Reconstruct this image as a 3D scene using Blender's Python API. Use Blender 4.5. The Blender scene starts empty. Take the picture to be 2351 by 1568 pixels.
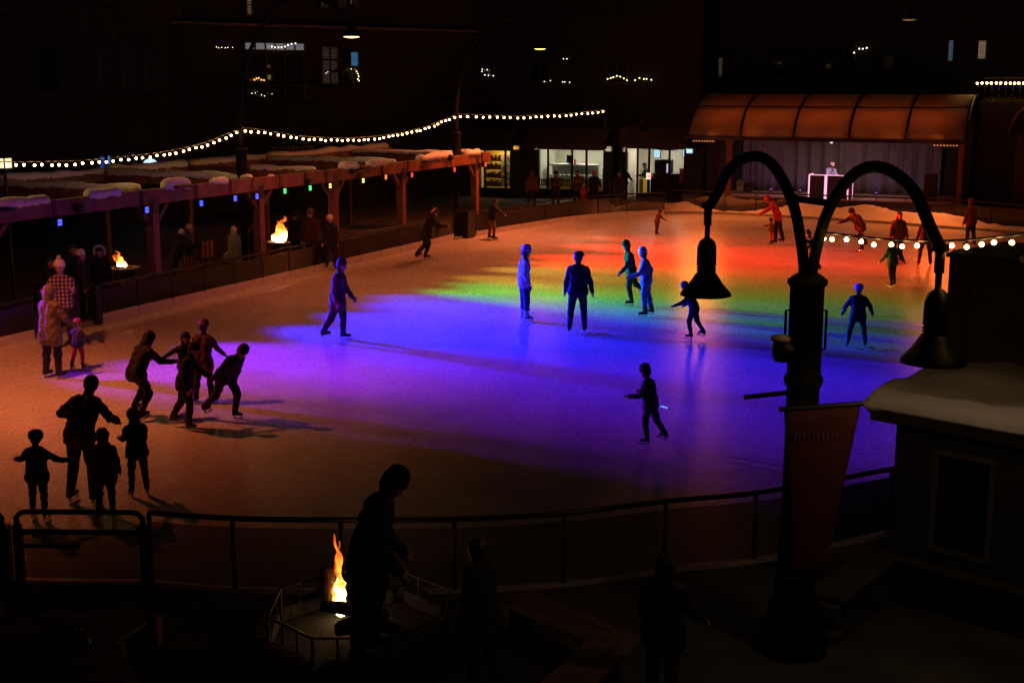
import bpy, bmesh, math, random
import numpy as np
from mathutils import Vector, Matrix, noise
from mathutils.geometry import tessellate_polygon
R = math.radians
random.seed(7)
scene = bpy.context.scene
col = scene.collection

# ------------------------------------------------------------------ camera
# world axes: +Y runs along the pergola side of the rink, +X across the ice, ice surface at z = 0
F, CX, CY, H = 3054.0, 1175.5, 784.0, 6.0
PITCH, AZ = R(11.0066), R(24.1426)
CAM = Vector((23.087, -25.925, H))
cd = bpy.data.cameras.new('camera'); cam = bpy.data.objects.new('camera', cd); col.objects.link(cam)
cam.location = CAM; cam.rotation_euler = (R(90) - PITCH, 0, AZ)
cd.sensor_width = 36.0; cd.lens = 36.0 * F / 2351.0; cd.clip_end = 2000; cd.clip_start = 0.1
scene.camera = cam

# ------------------------------------------------------------------ world: a night sky, nearly black
w = bpy.data.worlds.new('World'); scene.world = w; w.use_nodes = True
nt = w.node_tree; bg = nt.nodes['Background']
sky = nt.nodes.new('ShaderNodeTexSky'); sky.sky_type = 'NISHITA'; sky.sun_disc = False
sky.sun_elevation = R(-3); sky.sun_rotation = R(160)
nt.links.new(sky.outputs[0], bg.inputs[0]); bg.inputs[1].default_value = 0.002
scene.view_settings.view_transform = 'Standard'; scene.view_settings.look = 'None'
scene.view_settings.exposure = 0.0; scene.view_settings.gamma = 1.0
scene.cycles.use_denoising = True
scene.cycles.sample_clamp_indirect = 3.0
scene.cycles.max_bounces = 6; scene.cycles.transparent_max_bounces = 16

# ------------------------------------------------------------------ pixel -> place helpers (2351 x 1568 frame)
def ray(x, y):
    a = (x - CX) / F; b = (CY - y) / F
    f = math.cos(PITCH) + b * math.sin(PITCH); u = -math.sin(PITCH) + b * math.cos(PITCH)
    return Vector((a * math.cos(AZ) - f * math.sin(AZ), a * math.sin(AZ) + f * math.cos(AZ), u))
def G(x, y, z=0.0):
    r = ray(x, y); return CAM + r * ((z - H) / r.z)
def GX(x, y, X):
    r = ray(x, y); return CAM + r * ((X - CAM.x) / r.x)
def GY(x, y, Y):
    r = ray(x, y); return CAM + r * ((Y - CAM.y) / r.y)
def GP(x, y, p, n):
    r = ray(x, y); return CAM + r * ((Vector(p) - CAM).dot(n) / r.dot(n))
def GD(x, y, Z):
    r = ray(x, y); h = math.hypot(r.x, r.y)
    a = (x - CX) / F; f = math.cos(PITCH) + (CY - y) / F * math.sin(PITCH)
    return CAM + r * (Z / f)
def cam_xy(x, Z):           # camera-frame (right, forward) metres -> world
    return Vector((CAM.x + x * math.cos(AZ) - Z * math.sin(AZ), CAM.y + x * math.sin(AZ) + Z * math.cos(AZ), 0))

# ------------------------------------------------------------------ materials
MATS = {}
def pm(name, c, rough=0.6, var=0.18, scale=6.0, bump=0.0, metal=0.0, spec=0.5, bscale=None):
    if name in MATS: return MATS[name]
    m = bpy.data.materials.new(name); m.use_nodes = True; t = m.node_tree
    b = t.nodes['Principled BSDF']; b.inputs['Roughness'].default_value = rough; b.inputs['Metallic'].default_value = metal
    b.inputs['Specular IOR Level'].default_value = spec
    tc = t.nodes.new('ShaderNodeTexCoord')
    n = t.nodes.new('ShaderNodeTexNoise'); n.inputs['Scale'].default_value = scale; n.inputs['Detail'].default_value = 6
    t.links.new(tc.outputs['Object'], n.inputs['Vector'])
    r = t.nodes.new('ShaderNodeValToRGB')
    r.color_ramp.elements[0].position = .3; r.color_ramp.elements[1].position = .7
    r.color_ramp.elements[0].color = (*[x * (1 - var) for x in c], 1); r.color_ramp.elements[1].color = (*[min(1, x * (1 + var)) for x in c], 1)
    t.links.new(n.outputs[0], r.inputs[0]); t.links.new(r.outputs[0], b.inputs['Base Color'])
    if bump:
        n2 = t.nodes.new('ShaderNodeTexNoise'); n2.inputs['Scale'].default_value = bscale or scale * 4; n2.inputs['Detail'].default_value = 8
        t.links.new(tc.outputs['Object'], n2.inputs['Vector'])
        bp = t.nodes.new('ShaderNodeBump'); bp.inputs['Strength'].default_value = 1.0; bp.inputs['Distance'].default_value = bump
        t.links.new(n2.outputs[0], bp.inputs['Height']); t.links.new(bp.outputs[0], b.inputs['Normal'])
    MATS[name] = m; return m
def em(name, c, s, sample=True):
    if name in MATS: return MATS[name]
    m = bpy.data.materials.new(name); m.use_nodes = True; b = m.node_tree.nodes['Principled BSDF']
    b.inputs['Base Color'].default_value = (.02, .02, .02, 1); b.inputs['Emission Color'].default_value = (*c, 1); b.inputs['Emission Strength'].default_value = s
    if not sample: m.cycles.emission_sampling = 'NONE'
    MATS[name] = m; return m
def glass(name, tint=(.75, .8, .8), amt=.1, rough=.05, haze=0.0, hc=(.3, .3, .3)):
    if name in MATS: return MATS[name]
    m = bpy.data.materials.new(name); m.use_nodes = True; t = m.node_tree
    for n in list(t.nodes): t.nodes.remove(n)
    o = t.nodes.new('ShaderNodeOutputMaterial'); tr = t.nodes.new('ShaderNodeBsdfTransparent'); tr.inputs[0].default_value = (*tint, 1)
    gl = t.nodes.new('ShaderNodeBsdfGlossy'); gl.inputs['Roughness'].default_value = rough
    fr = t.nodes.new('ShaderNodeFresnel'); fr.inputs[0].default_value = 1.45
    df = t.nodes.new('ShaderNodeBsdfDiffuse'); df.inputs[0].default_value = (*hc, 1)
    tc = t.nodes.new('ShaderNodeTexCoord'); nz = t.nodes.new('ShaderNodeTexNoise'); nz.inputs['Scale'].default_value = 5; nz.inputs['Detail'].default_value = 6
    t.links.new(tc.outputs['Object'], nz.inputs['Vector'])
    mp = t.nodes.new('ShaderNodeMapRange'); mp.inputs['From Min'].default_value = .35; mp.inputs['From Max'].default_value = .75
    mp.inputs['To Min'].default_value = haze * .4; mp.inputs['To Max'].default_value = haze * 1.8; t.links.new(nz.outputs[0], mp.inputs[0])
    m0 = t.nodes.new('ShaderNodeMixShader'); t.links.new(mp.outputs[0], m0.inputs[0]); t.links.new(tr.outputs[0], m0.inputs[1]); t.links.new(df.outputs[0], m0.inputs[2])
    mx = t.nodes.new('ShaderNodeMixShader'); t.links.new(fr.outputs[0], mx.inputs[0]); t.links.new(m0.outputs[0], mx.inputs[1]); t.links.new(gl.outputs[0], mx.inputs[2])
    t.links.new(mx.outputs[0], o.inputs[0]); MATS[name] = m; return m

M = dict(
    black=pm('black_iron', (.012, .012, .013), .45, .3, 12, .002),
    rail=pm('dark_rail', (.02, .02, .022), .35, .3, 9, .001, .4),
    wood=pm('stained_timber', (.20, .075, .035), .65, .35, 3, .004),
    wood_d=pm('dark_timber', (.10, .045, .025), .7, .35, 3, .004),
    plank=pm('bench_plank', (.16, .085, .045), .6, .35, 5, .003),
    snow=pm('snow', (.80, .81, .84), .7, .04, 7, .012, 0, .3, 18),
    kick=pm('white_board', (.72, .72, .74), .45, .08, 4, .002),
    steel=pm('steel', (.45, .45, .47), .3, .15, 9, 0, .8),
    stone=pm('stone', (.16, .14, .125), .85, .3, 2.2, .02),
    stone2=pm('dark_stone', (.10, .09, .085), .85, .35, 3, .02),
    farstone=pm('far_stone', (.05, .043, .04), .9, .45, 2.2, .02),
    lampiron=pm('lamp_iron', (.006, .006, .006), .85, .2, 9, 0, 0, .2),
    wall=pm('facade_render', (.026, .021, .019), .85, .25, 1.2, .006),
    wall2=pm('facade_dark', (.018, .015, .014), .85, .25, 1.2, .006),
    frame=pm('window_frame', (.05, .04, .035), .5, .2, 5),
    plaster=pm('cream_wall', (.62, .60, .50), .7, .05, 2),
    skin=pm('skin', (.48, .27, .19), .55, .12, 14),
    eye=pm('eye_dark', (.02, .015, .012), .3, .1, 5),
    hairb=pm('brown_hair', (.04, .022, .012), .55, .3, 30, .004),
    blade=pm('blade_steel', (.5, .5, .52), .25, .1, 5, 0, .9),
    glass=glass('fence_glass', (.62, .60, .58), haze=.05, rough=.12),
    pane=glass('window_glass', (.9, .92, .92)),
)
# ------------------------------------------------------------------ mesh builder
class MB:
    def __init__(s): s.v = []; s.f = []; s.m = []; s.mi = 0
    def add(s, vs, fs):
        o = len(s.v); s.v += [tuple(p) for p in vs]; s.f += [tuple(i + o for i in f) for f in fs]; s.m += [s.mi] * len(fs); return s
    def box(s, x0, x1, y0, y1, z0, z1):
        return s.add([(x, y, z) for z in (z0, z1) for y in (y0, y1) for x in (x0, x1)],
                     [(0, 2, 3, 1), (4, 5, 7, 6), (0, 1, 5, 4), (2, 6, 7, 3), (0, 4, 6, 2), (1, 3, 7, 5)])
    def obox(s, c, ax, ay, az, sx, sy, sz):        # oriented box, full sizes
        c = Vector(c); ax = Vector(ax) * sx / 2; ay = Vector(ay) * sy / 2; az = Vector(az) * sz / 2
        return s.add([c + i * ax + j * ay + k * az for k in (-1, 1) for j in (-1, 1) for i in (-1, 1)],
                     [(0, 2, 3, 1), (4, 5, 7, 6), (0, 1, 5, 4), (2, 6, 7, 3), (0, 4, 6, 2), (1, 3, 7, 5)])
    def beam(s, a, b, wdt, hgt):                     # box from a to b
        a = Vector(a); b = Vector(b); d = (b - a); L = d.length; d.normalize()
        up = Vector((0, 0, 1)) if abs(d.z) < .95 else Vector((1, 0, 0))
        sd = d.cross(up).normalized(); up2 = sd.cross(d).normalized()
        return s.obox((a + b) / 2, d, sd, up2, L, wdt, hgt)
    def tube(s, pts, r, n=8, cap=True):
        pts = [Vector(p) for p in pts]; k = len(pts); rs = r if isinstance(r, (list, tuple)) else [r] * k
        o = len(s.v); prev = None; vs = []; fs = []
        for i, p in enumerate(pts):
            d = (pts[min(i + 1, k - 1)] - pts[max(i - 1, 0)]).normalized()
            if prev is None:
                u = d.cross(Vector((0, 0, 1)) if abs(d.z) < .9 else Vector((1, 0, 0))).normalized()
            else:
                u = (prev - d * prev.dot(d)).normalized()
            prev = u; v2 = d.cross(u)
            for j in range(n):
                a = 2 * math.pi * j / n; vs.append(p + (u * math.cos(a) + v2 * math.sin(a)) * rs[i])
        for i in range(k - 1):
            for j in range(n):
                fs.append((i * n + j, i * n + (j + 1) % n, (i + 1) * n + (j + 1) % n, (i + 1) * n + j))
        if cap: fs += [tuple(reversed(range(n))), tuple((k - 1) * n + j for j in range(n))]
        return s.add(vs, fs)
    def lathe(s, prof, c=(0, 0, 0), n=20, axis=None):  # profile [(r,z)...]
        vs = []; fs = []; k = len(prof); c = Vector(c)
        for r, z in prof:
            for j in range(n):
                a = 2 * math.pi * j / n; p = Vector((r * math.cos(a), r * math.sin(a), z))
                if axis is not None: p = axis @ p
                vs.append(c + p)
        for i in range(k - 1):
            for j in range(n): fs.append((i * n + j, i * n + (j + 1) % n, (i + 1) * n + (j + 1) % n, (i + 1) * n + j))
        if prof[0][0] > 1e-4: fs.append(tuple(reversed(range(n))))
        if prof[-1][0] > 1e-4: fs.append(tuple((k - 1) * n + j for j in range(n)))
        return s.add(vs, fs)
    def prism(s, poly, z0, z1):
        n = len(poly); vs = [(x, y, z0) for x, y in poly] + [(x, y, z1) for x, y in poly]
        return s.add(vs, [tuple(reversed(range(n))), tuple(range(n, 2 * n))] + [(i, (i + 1) % n, n + (i + 1) % n, n + i) for i in range(n)])
    def ball(s, c, r, n=10, m=6, sc=(1, 1, 1)):
        return s.add(*ball_vf(c, r, n, m, sc))
    def build(s, name, mat, parent=None, smooth=False, bevel=0.0):
        off = BASE.get(parent.name, Vector((0, 0, 0))) if parent else Vector((0, 0, 0))
        me = bpy.data.meshes.new(name); me.from_pydata([tuple(Vector(p) - off) for p in s.v], [], s.f); me.update()
        bm = bmesh.new(); bm.from_mesh(me); bmesh.ops.recalc_face_normals(bm, faces=bm.faces); bm.to_mesh(me); bm.free()
        for mm in (mat if isinstance(mat, (list, tuple)) else [mat]): me.materials.append(mm)
        if isinstance(mat, (list, tuple)): me.polygons.foreach_set('material_index', s.m)
        if smooth: me.polygons.foreach_set('use_smooth', [True] * len(me.polygons))
        o = bpy.data.objects.new(name, me); col.objects.link(o)
        if bevel:
            b = o.modifiers.new('bevel', 'BEVEL'); b.width = bevel; b.segments = 2; b.limit_method = 'ANGLE'
        if parent: o.parent = parent; BASE[o.name] = off
        return o
def ball_vf(c, r, n=10, m=6, sc=(1, 1, 1)):
    c = Vector(c); vs = [c + Vector((0, 0, -r * sc[2]))]; fs = []
    for i in range(1, m):
        t = math.pi * i / m - math.pi / 2
        for j in range(n):
            a = 2 * math.pi * j / n; vs.append(c + Vector((r * sc[0] * math.cos(t) * math.cos(a), r * sc[1] * math.cos(t) * math.sin(a), r * sc[2] * math.sin(t))))
    vs.append(c + Vector((0, 0, r * sc[2]))); top = len(vs) - 1
    for j in range(n):
        fs.append((0, 1 + (j + 1) % n, 1 + j)); fs.append((top, 1 + (m - 2) * n + j, 1 + (m - 2) * n + (j + 1) % n))
    for i in range(m - 2):
        for j in range(n): fs.append((1 + i * n + j, 1 + i * n + (j + 1) % n, 1 + (i + 1) * n + (j + 1) % n, 1 + (i + 1) * n + j))
    return vs, fs
BASE = {}
def tag(o, label, cat, group=None, kind=None):
    if label: o['label'] = label
    if cat: o['category'] = cat
    if group: o['group'] = group
    if kind: o['kind'] = kind
    return o
def thing(name, loc, label, cat, group=None):
    o = bpy.data.objects.new(name, None); col.objects.link(o); o.location = loc; o.empty_display_size = .2
    BASE[o.name] = Vector(loc); return tag(o, label, cat, group)
def copy_tree(o, loc, parent=None):
    c = o.copy(); col.objects.link(c); c.parent = parent
    if parent is None: c.location = loc
    for ch in o.children: copy_tree(ch, None, c)
    return c
def text(name, body, size, parent, origin, xdir, ydir, mat, extrude=.004, align='LEFT'):
    cu = bpy.data.curves.new(name, 'FONT'); cu.body = body; cu.size = size; cu.extrude = extrude; cu.align_x = align
    o = bpy.data.objects.new(name, cu); col.objects.link(o); cu.materials.append(mat)
    x = Vector(xdir).normalized(); y = Vector(ydir).normalized(); z = x.cross(y)
    mt = Matrix((x, y, z)).transposed().to_4x4(); mt.translation = Vector(origin) - (BASE.get(parent.name, Vector()) if parent else Vector())
    bpy.context.view_layer.update(); dg = bpy.context.evaluated_depsgraph_get()
    me = bpy.data.meshes.new_from_object(o.evaluated_get(dg)); bpy.data.objects.remove(o); me.name = name
    o = bpy.data.objects.new(name, me); col.objects.link(o)
    if not me.materials: me.materials.append(mat)
    o.matrix_basis = mt; o.parent = parent; return o
def light(name, kind, loc, power, color, parent=None, size=.05, aim=None, cone=60, blend=1.0, scl=None):
    l = bpy.data.lights.new(name, kind); l.energy = power; l.color = color
    if kind in ('POINT', 'SPOT'): l.shadow_soft_size = size
    o = bpy.data.objects.new(name, l); col.objects.link(o); loc = Vector(loc)
    if kind == 'SPOT': l.spot_size = R(cone); l.spot_blend = blend
    if aim is not None:
        d = (Vector(aim) - loc).normalized(); z = -d; x = Vector((0, 0, 1)).cross(z).normalized() if abs(z.z) < .99 else Vector((1, 0, 0)); y = z.cross(x)
        o.matrix_basis = Matrix((x, y, z)).transposed().to_4x4()
    o.location = loc - (BASE.get(parent.name, Vector()) if parent else Vector())
    if scl: o.scale = scl
    if parent: o.parent = parent
    return o
def catmull(P, k=6, closed=False):
    P = [Vector(p) for p in P]; n = len(P); out = []
    for i in range(n if closed else n - 1):
        if closed: a, b, c, d = P[i - 1], P[i], P[(i + 1) % n], P[(i + 2) % n]
        else: a, b, c, d = P[max(i - 1, 0)], P[i], P[i + 1], P[min(i + 2, n - 1)]
        for j in range(k):
            t = j / k; out.append(.5 * ((2 * b) + (c - a) * t + (2 * a - 5 * b + 4 * c - d) * t * t + (3 * b - a - 3 * c + d) * t ** 3))
    if not closed: out.append(P[-1])
    return out
SPOTK, LAMP1, LAMP2, LAMP3 = 9.5, 850, 3100, 2200      # lamp powers in watts
FRONTLAMP, FIREP = 30.0, .4
STAGEP, SHOPE, LAMP4, EAVES, CANOPY = 300.0, 26.0, 1200, 650, 105
# ------------------------------------------------------------------ ice and plaza
def ice_mat():
    m = bpy.data.materials.new('skated_ice'); m.use_nodes = True; t = m.node_tree; b = t.nodes['Principled BSDF']
    tc = t.nodes.new('ShaderNodeTexCoord')
    def noise_(sc, det=3, dist=0.0, stretch=None):
        v = tc.outputs['Object']
        if stretch:
            mp = t.nodes.new('ShaderNodeMapping'); mp.inputs['Rotation'].default_value = (0, 0, stretch[0]); mp.inputs['Scale'].default_value = (stretch[1], stretch[2], 1)
            t.links.new(v, mp.inputs[0]); v = mp.outputs[0]
        n = t.nodes.new('ShaderNodeTexNoise'); n.inputs['Scale'].default_value = sc; n.inputs['Detail'].default_value = det; n.inputs['Distortion'].default_value = dist
        t.links.new(v, n.inputs['Vector']); return n.outputs[0]
    def math_(op, a, bb, clamp=False):
        n = t.nodes.new('ShaderNodeMath'); n.operation = op; n.use_clamp = clamp
        for i, q in enumerate((a, bb)):
            if isinstance(q, (int, float)): n.inputs[i].default_value = q
            else: t.links.new(q, n.inputs[i])
        return n.outputs[0]
    lines = None                                        # thin curved blade scratches
    for sc, st, w_ in ((.35, (.3, 1, .35), .012), (.6, (1.2, 1, .4), .016), (1.1, (2.2, 1, .5), .024), (2.2, (.9, 1, .7), .03), (4.0, (2.7, 1, .5), .04)):
        n = noise_(sc, 1.0, .6, st)
        d = math_('ABSOLUTE', math_('SUBTRACT', n, .5), 0)
        l = math_('SUBTRACT', 1.0, math_('DIVIDE', d, w_, ), True)
        br = noise_(sc * 1.7, 1, 0, None); l = math_('MULTIPLY', l, math_('ADD', .25, math_('MULTIPLY', math_('SUBTRACT', br, .3), 1.5, True)))
        lines = l if lines is None else math_('MAXIMUM', lines, l)
    grain = noise_(38, 8, .5); blotch = noise_(.3, 7, .6); frost = noise_(13, 10, .2)
    cr = t.nodes.new('ShaderNodeValToRGB'); t.links.new(blotch, cr.inputs[0])
    cr.color_ramp.elements[0].position = .3; cr.color_ramp.elements[1].position = .72
    cr.color_ramp.elements[0].color = (.52, .54, .58, 1); cr.color_ramp.elements[1].color = (.76, .77, .79, 1)
    mix = t.nodes.new('ShaderNodeMixRGB'); mix.blend_type = 'MULTIPLY'; t.links.new(math_('MULTIPLY', lines, .6), mix.inputs[0])
    t.links.new(cr.outputs[0], mix.inputs[1]); mix.inputs[2].default_value = (.55, .57, .6, 1)
    mg = t.nodes.new('ShaderNodeMixRGB'); mg.blend_type = 'MULTIPLY'; mg.inputs[0].default_value = .35
    cg = t.nodes.new('ShaderNodeValToRGB'); t.links.new(math_('ADD', math_('MULTIPLY', grain, .5), math_('MULTIPLY', frost, .5)), cg.inputs[0])
    cg.color_ramp.elements[0].position = .38; cg.color_ramp.elements[1].position = .6
    cg.color_ramp.elements[0].color = (.80, .80, .80, 1); cg.color_ramp.elements[1].color = (1, 1, 1, 1)
    t.links.new(mix.outputs[0], mg.inputs[1]); t.links.new(cg.outputs[0], mg.inputs[2])
    t.links.new(mg.outputs[0], b.inputs['Base Color'])
    b.inputs['Specular IOR Level'].default_value = .32
    rr = t.nodes.new('ShaderNodeMapRange'); t.links.new(frost, rr.inputs[0]); rr.inputs['From Min'].default_value = .35; rr.inputs['From Max'].default_value = .7
    rr.inputs['To Min'].default_value = .17; rr.inputs['To Max'].default_value = .5; t.links.new(rr.outputs[0], b.inputs['Roughness'])
    h = math_('ADD', math_('MULTIPLY', grain, .3), math_('SUBTRACT', math_('MULTIPLY', frost, .6), math_('MULTIPLY', lines, .3)))
    bp = t.nodes.new('ShaderNodeBump'); bp.inputs['Distance'].default_value = .0035; bp.inputs['Strength'].default_value = .9
    t.links.new(h, bp.inputs['Height']); t.links.new(bp.outputs[0], b.inputs['Normal'])
    return m
front_px = [(40, 1330), (350, 1335), (540, 1350), (786, 1354), (1045, 1352), (1293, 1337), (1525, 1305), (1730, 1283), (2040, 1220)]
front = [G(x, y, .1) for x, y in front_px]
far_px = [(1110, 552), (1200, 525), (1300, 508), (1420, 497), (1530, 492), (1640, 492), (1800, 500), (2000, 512), (2170, 525), (2340, 540)]
far = [G(x, y, 0) for x, y in far_px]
ctrl = [Vector((0, y, 0)) for y in (-6, 0, 6, 12, 18)] + [Vector((0.1, 21, 0))] + [Vector((p.x, p.y, 0)) for p in far[1:]] + \
    [Vector(p) for p in ((23.6, 27.5, 0), (25.2, 22, 0), (25.6, 14, 0), (25.6, 6, 0), (25, 0, 0), (23.6, -4.6, 0))] + \
    [Vector((p.x, p.y, 0)) for p in reversed(front)] + [Vector(p) for p in ((9, -14.9, 0), (5.6, -14.4, 0), (2.6, -12.6, 0), (.7, -9.6, 0))]
outline = [Vector((p.x, p.y, 0)) for p in catmull(ctrl, 5, True)]
def fill(loops, z, name, mat):
    loops = [[Vector((p.x, p.y, 0)) for p in l] for l in loops]
    tri = tessellate_polygon(loops); flat = [p for l in loops for p in l]
    mb = MB(); mb.add([(p.x, p.y, z) for p in flat], [tuple(t) for t in tri]); return mb.build(name, mat)
ice = fill([outline], 0.0, 'ice', ice_mat()); tag(ice, 'scratched white skating ice filling the oval rink', None, kind='structure')
def inset(loop, d):
    n = len(loop); out = []
    for i, p in enumerate(loop):
        tv = (loop[(i + 1) % n] - loop[i - 1]).normalized(); out.append(p + Vector((-tv.y, tv.x, 0)) * d)
    return out
area = sum(outline[i - 1].x * outline[i].y - outline[i].x * outline[i - 1].y for i in range(len(outline)))
sg = -1 if area > 0 else 1
kerb_in = outline; kerb_out = inset(outline, .16 * sg)
big = [Vector(p) for p in ((-140, -120, 0), (160, -120, 0), (160, 180, 0), (-140, 180, 0))]
plaza_m = pm('trodden_snow_paving', (.06, .058, .056), .75, .55, 1.3, .03, 0, .4, 9)
pl = fill([big, outline], .1, 'plaza', plaza_m); tag(pl, 'dark paved plaza with trodden snow round the rink', None, kind='structure')
gr = MB(); gr.add([(-400, -400, -.06), (400, -400, -.06), (400, 400, -.06), (-400, 400, -.06)], [(0, 1, 2, 3)])
tag(gr.build('ground', pm('dark_ground', (.05, .05, .05), .9, .3, .2)), 'dark ground reaching out past the plaza', None, kind='structure')
kb = MB(); n = len(outline)
kb.add([(p.x, p.y, -.05) for p in outline] + [(p.x, p.y, .104) for p in outline] + [(p.x, p.y, .104) for p in kerb_out],
       [(i, (i + 1) % n, n + (i + 1) % n, n + i) for i in range(n)] + [(n + i, n + (i + 1) % n, 2 * n + (i + 1) % n, 2 * n + i) for i in range(n)])
tag(kb.build('kerb', pm('kerb_concrete', (.30, .29, .28), .8, .2, 5, .006)), 'low concrete kerb running round the ice edge', None, kind='structure')

# ------------------------------------------------------------------ rink fences
def fence(name, label, pts, z0=.1, top=.96, rail_r=.036, kick=None, post=.05, off=0, posts=None, group='glass fences round the rink', glass_top=.86, panels=True):
    t = thing(name, (pts[0].x, pts[0].y, 0), label, 'fence', group)
    P = [Vector((p.x, p.y, 0)) for p in pts]
    fine = catmull(P, 5)
    MB().tube([p + Vector((0, 0, top)) for p in fine], rail_r, 10).build('rail', M['rail'], t, True)
    for p in P:
        MB().tube([p + Vector((0, 0, z0 - .02)), p + Vector((0, 0, top - .01))], post * .5, 8).build('post', M['rail'], t, True)
    for i in range(len(P) - 1):
        seg = fine[i * 5:i * 5 + 6]
        if panels:
            mb = MB(); a = Vector((0, 0, (kick or z0) + .03)); b = Vector((0, 0, glass_top))
            for j in range(5):
                p, q = seg[j], seg[j + 1]; d = (q - p).normalized()
                if j == 0: p = p + d * post * .55
                if j == 4: q = q - d * post * .55
                nn = Vector((-d.y, d.x, 0)) * .006
                mb.add([p + a + nn, q + a + nn, q + b + nn, p + b + nn, p + a - nn, q + a - nn, q + b - nn, p + b - nn],
                       [(0, 1, 2, 3), (7, 6, 5, 4), (3, 2, 6, 7), (0, 4, 5, 1)])
            mb.build('glass_panel', M['glass'], t)
        if kick:
            mb = MB()
            for j in range(5):
                p, q = seg[j], seg[j + 1]; d = (q - p).normalized(); nn = Vector((-d.y, d.x, 0))
                mb.beam(p + Vector((0, 0, kick / 2)) - nn * .0, q + Vector((0, 0, kick / 2)), .04, kick)
            mb.build('kick_board', M['kick'], t)
    return t
yy = [.15 + 1.42 * i for i in range(15)]
fence('glass_fence', 'long straight glass fence with white kick board under the timber pergola', [Vector((.0, y, 0)) for y in yy], kick=.24, top=.98)
fence('glass_fence', 'glass fence between the rink gate and the plaza edge below the striped seats', [Vector((.0, y, 0)) for y in (-9, -7.6, -6.2, -4.8, -3.4, -2.2)], kick=.24, top=.98)
fence('glass_fence', 'curved glass fence sweeping past the lit shop fronts', [Vector((.2, 21.6, 0)), Vector((.42, 23, 0)), Vector((.72, 24.9, 0)), Vector((1.0, 26.8, 0)), Vector((1.4, 28.7, 0)), Vector((2.1, 30.4, 0)), Vector((2.95, 31.8, 0)), Vector((4.3, 33.2, 0))], kick=.2, top=1.0)
stage_posts = [GY(x, 460, 34.25) for x in (1520, 1593, 1661, 1732, 1802, 1872, 1941, 2010, 2078)]
fence('glass_fence', 'dark glass fence set in the snow bank below the stage', [Vector((p.x, 34.55, 0)) for p in stage_posts] + [Vector((17, 34.4, 0)), Vector((18.6, 33.6, 0)), Vector((20.4, 32.4, 0)), Vector((22, 30.9, 0))], top=1.02)
fence('glass_fence', 'low curved glass fence with thick rail in front of the fire pit', front[1:8] + [Vector((20.05, -9.25, 0)), front[8], Vector((21.6, -7.3, 0)), Vector((22.6, -6.1, 0))], top=.97, rail_r=.034, post=.06)
# gate of the near fence: double rail bent down at both ends
g0, g1 = G(48, 1332, .1), G(335, 1335, .1)
t = thing('rink_gate', g0, 'rink gate with doubled rail and bent ends beside the curved fence', 'gate')
d = (g1 - g0).normalized(); up = Vector((0, 0, 1))
def bent(z, r): return MB().tube([g0 + up * (z - .22), g0 + up * (z - .07) , g0 + up * (z - .01) + d * .06, g0 + up * z + d * .14, g1 + up * z - d * .14, g1 + up * (z - .01) - d * .06, g1 + up * (z - .07), g1 + up * (z - .22)], r, 10)
bent(.87, .034).build('top_rail', M['rail'], t, True)
MB().tube([g0 + up * .62, g1 + up * .62], .034, 10).build('lower_rail', M['rail'], t, True)
MB().tube([g0 + up * .44 + d * .02, g0 + up * .44 + d * .75], .03, 8).build('latch_bar', M['rail'], t, True)
for p in (g0, g1): MB().obox(p + up * .33, d, d.cross(up), up, .1, .1, .76).build('post', M['rail'], t, bevel=.01)
MB().obox((g0 + g1) / 2 + up * .32, d, d.cross(up), up, (g1 - g0).length - .14, .012, .56).build('glass_panel', M['glass'], t)
a0, a1 = G(-160, 1310, .1), G(14, 1330, .1)
t = thing('gate_post', a1, 'thick dark gate post with bent rail at the plaza opening', 'post')
MB().tube([a1 + up * .5, a1 + up * .78, a1 + up * .86 + (a0 - a1).normalized() * .08, a0 + up * .88], .036, 10).build('rail', M['rail'], t, True)
MB().obox(a1 + up * .33, d, d.cross(up), up, .16, .16, .72).build('post', M['rail'], t, bevel=.012)
# black bin filling the gap in the far fence, open gate leaf at the near gap
t = thing('rubbish_bin', (.0, 21.0, .1), 'tall black rubbish bin standing in the fence gap', 'bin')
MB().prism([(-.32, 20.72), (.3, 20.72), (.3, 21.34), (-.32, 21.34)], .0, .98).build('body', M['black'], t, bevel=.03)
MB().box(-.36, .34, 20.68, 21.38, .985, 1.06).build('lid', M['rail'], t, bevel=.02)
t = thing('fence_gate', (0, -.25, 0), 'dark swung-open gate leaf at the end of the long fence', 'gate')
MB().box(-.09, .09, -.12, .06, .0, 1.0).build('post', M['black'], t, bevel=.01)
MB().obox((-.55, -.75, .55), Vector((.75, .66, 0)).normalized(), Vector((-.66, .75, 0)).normalized(), up, 1.0, .03, .84).build('panel', pm('blue_panel', (.03, .035, .08), .4), t, bevel=.006)
MB().tube([(-.95, -1.1, 1.02), (-.17, -.42, 1.02)], .035, 8).build('rail', M['rail'], t, True)
# closed-rink notice behind the far end of the long fence
t = thing('notice_board', (-.16, 18.6, .1), 'small grey notice board fixed to the glass fence near the bin', 'sign')
MB().box(-.12, -.1, 18.2, 19.1, .3, .92).build('board', pm('notice_grey', (.035, .03, .03), .6), t)
for i, s_ in enumerate(('SKATING', 'RINK', 'CLOSED')):
    text('lettering', s_, .17, t, (-.094, 18.3, .72 - i * .17), (0, 1, 0), (0, 0, 1), pm('notice_letters', (.42, .3, .24), .6), .002)

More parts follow.
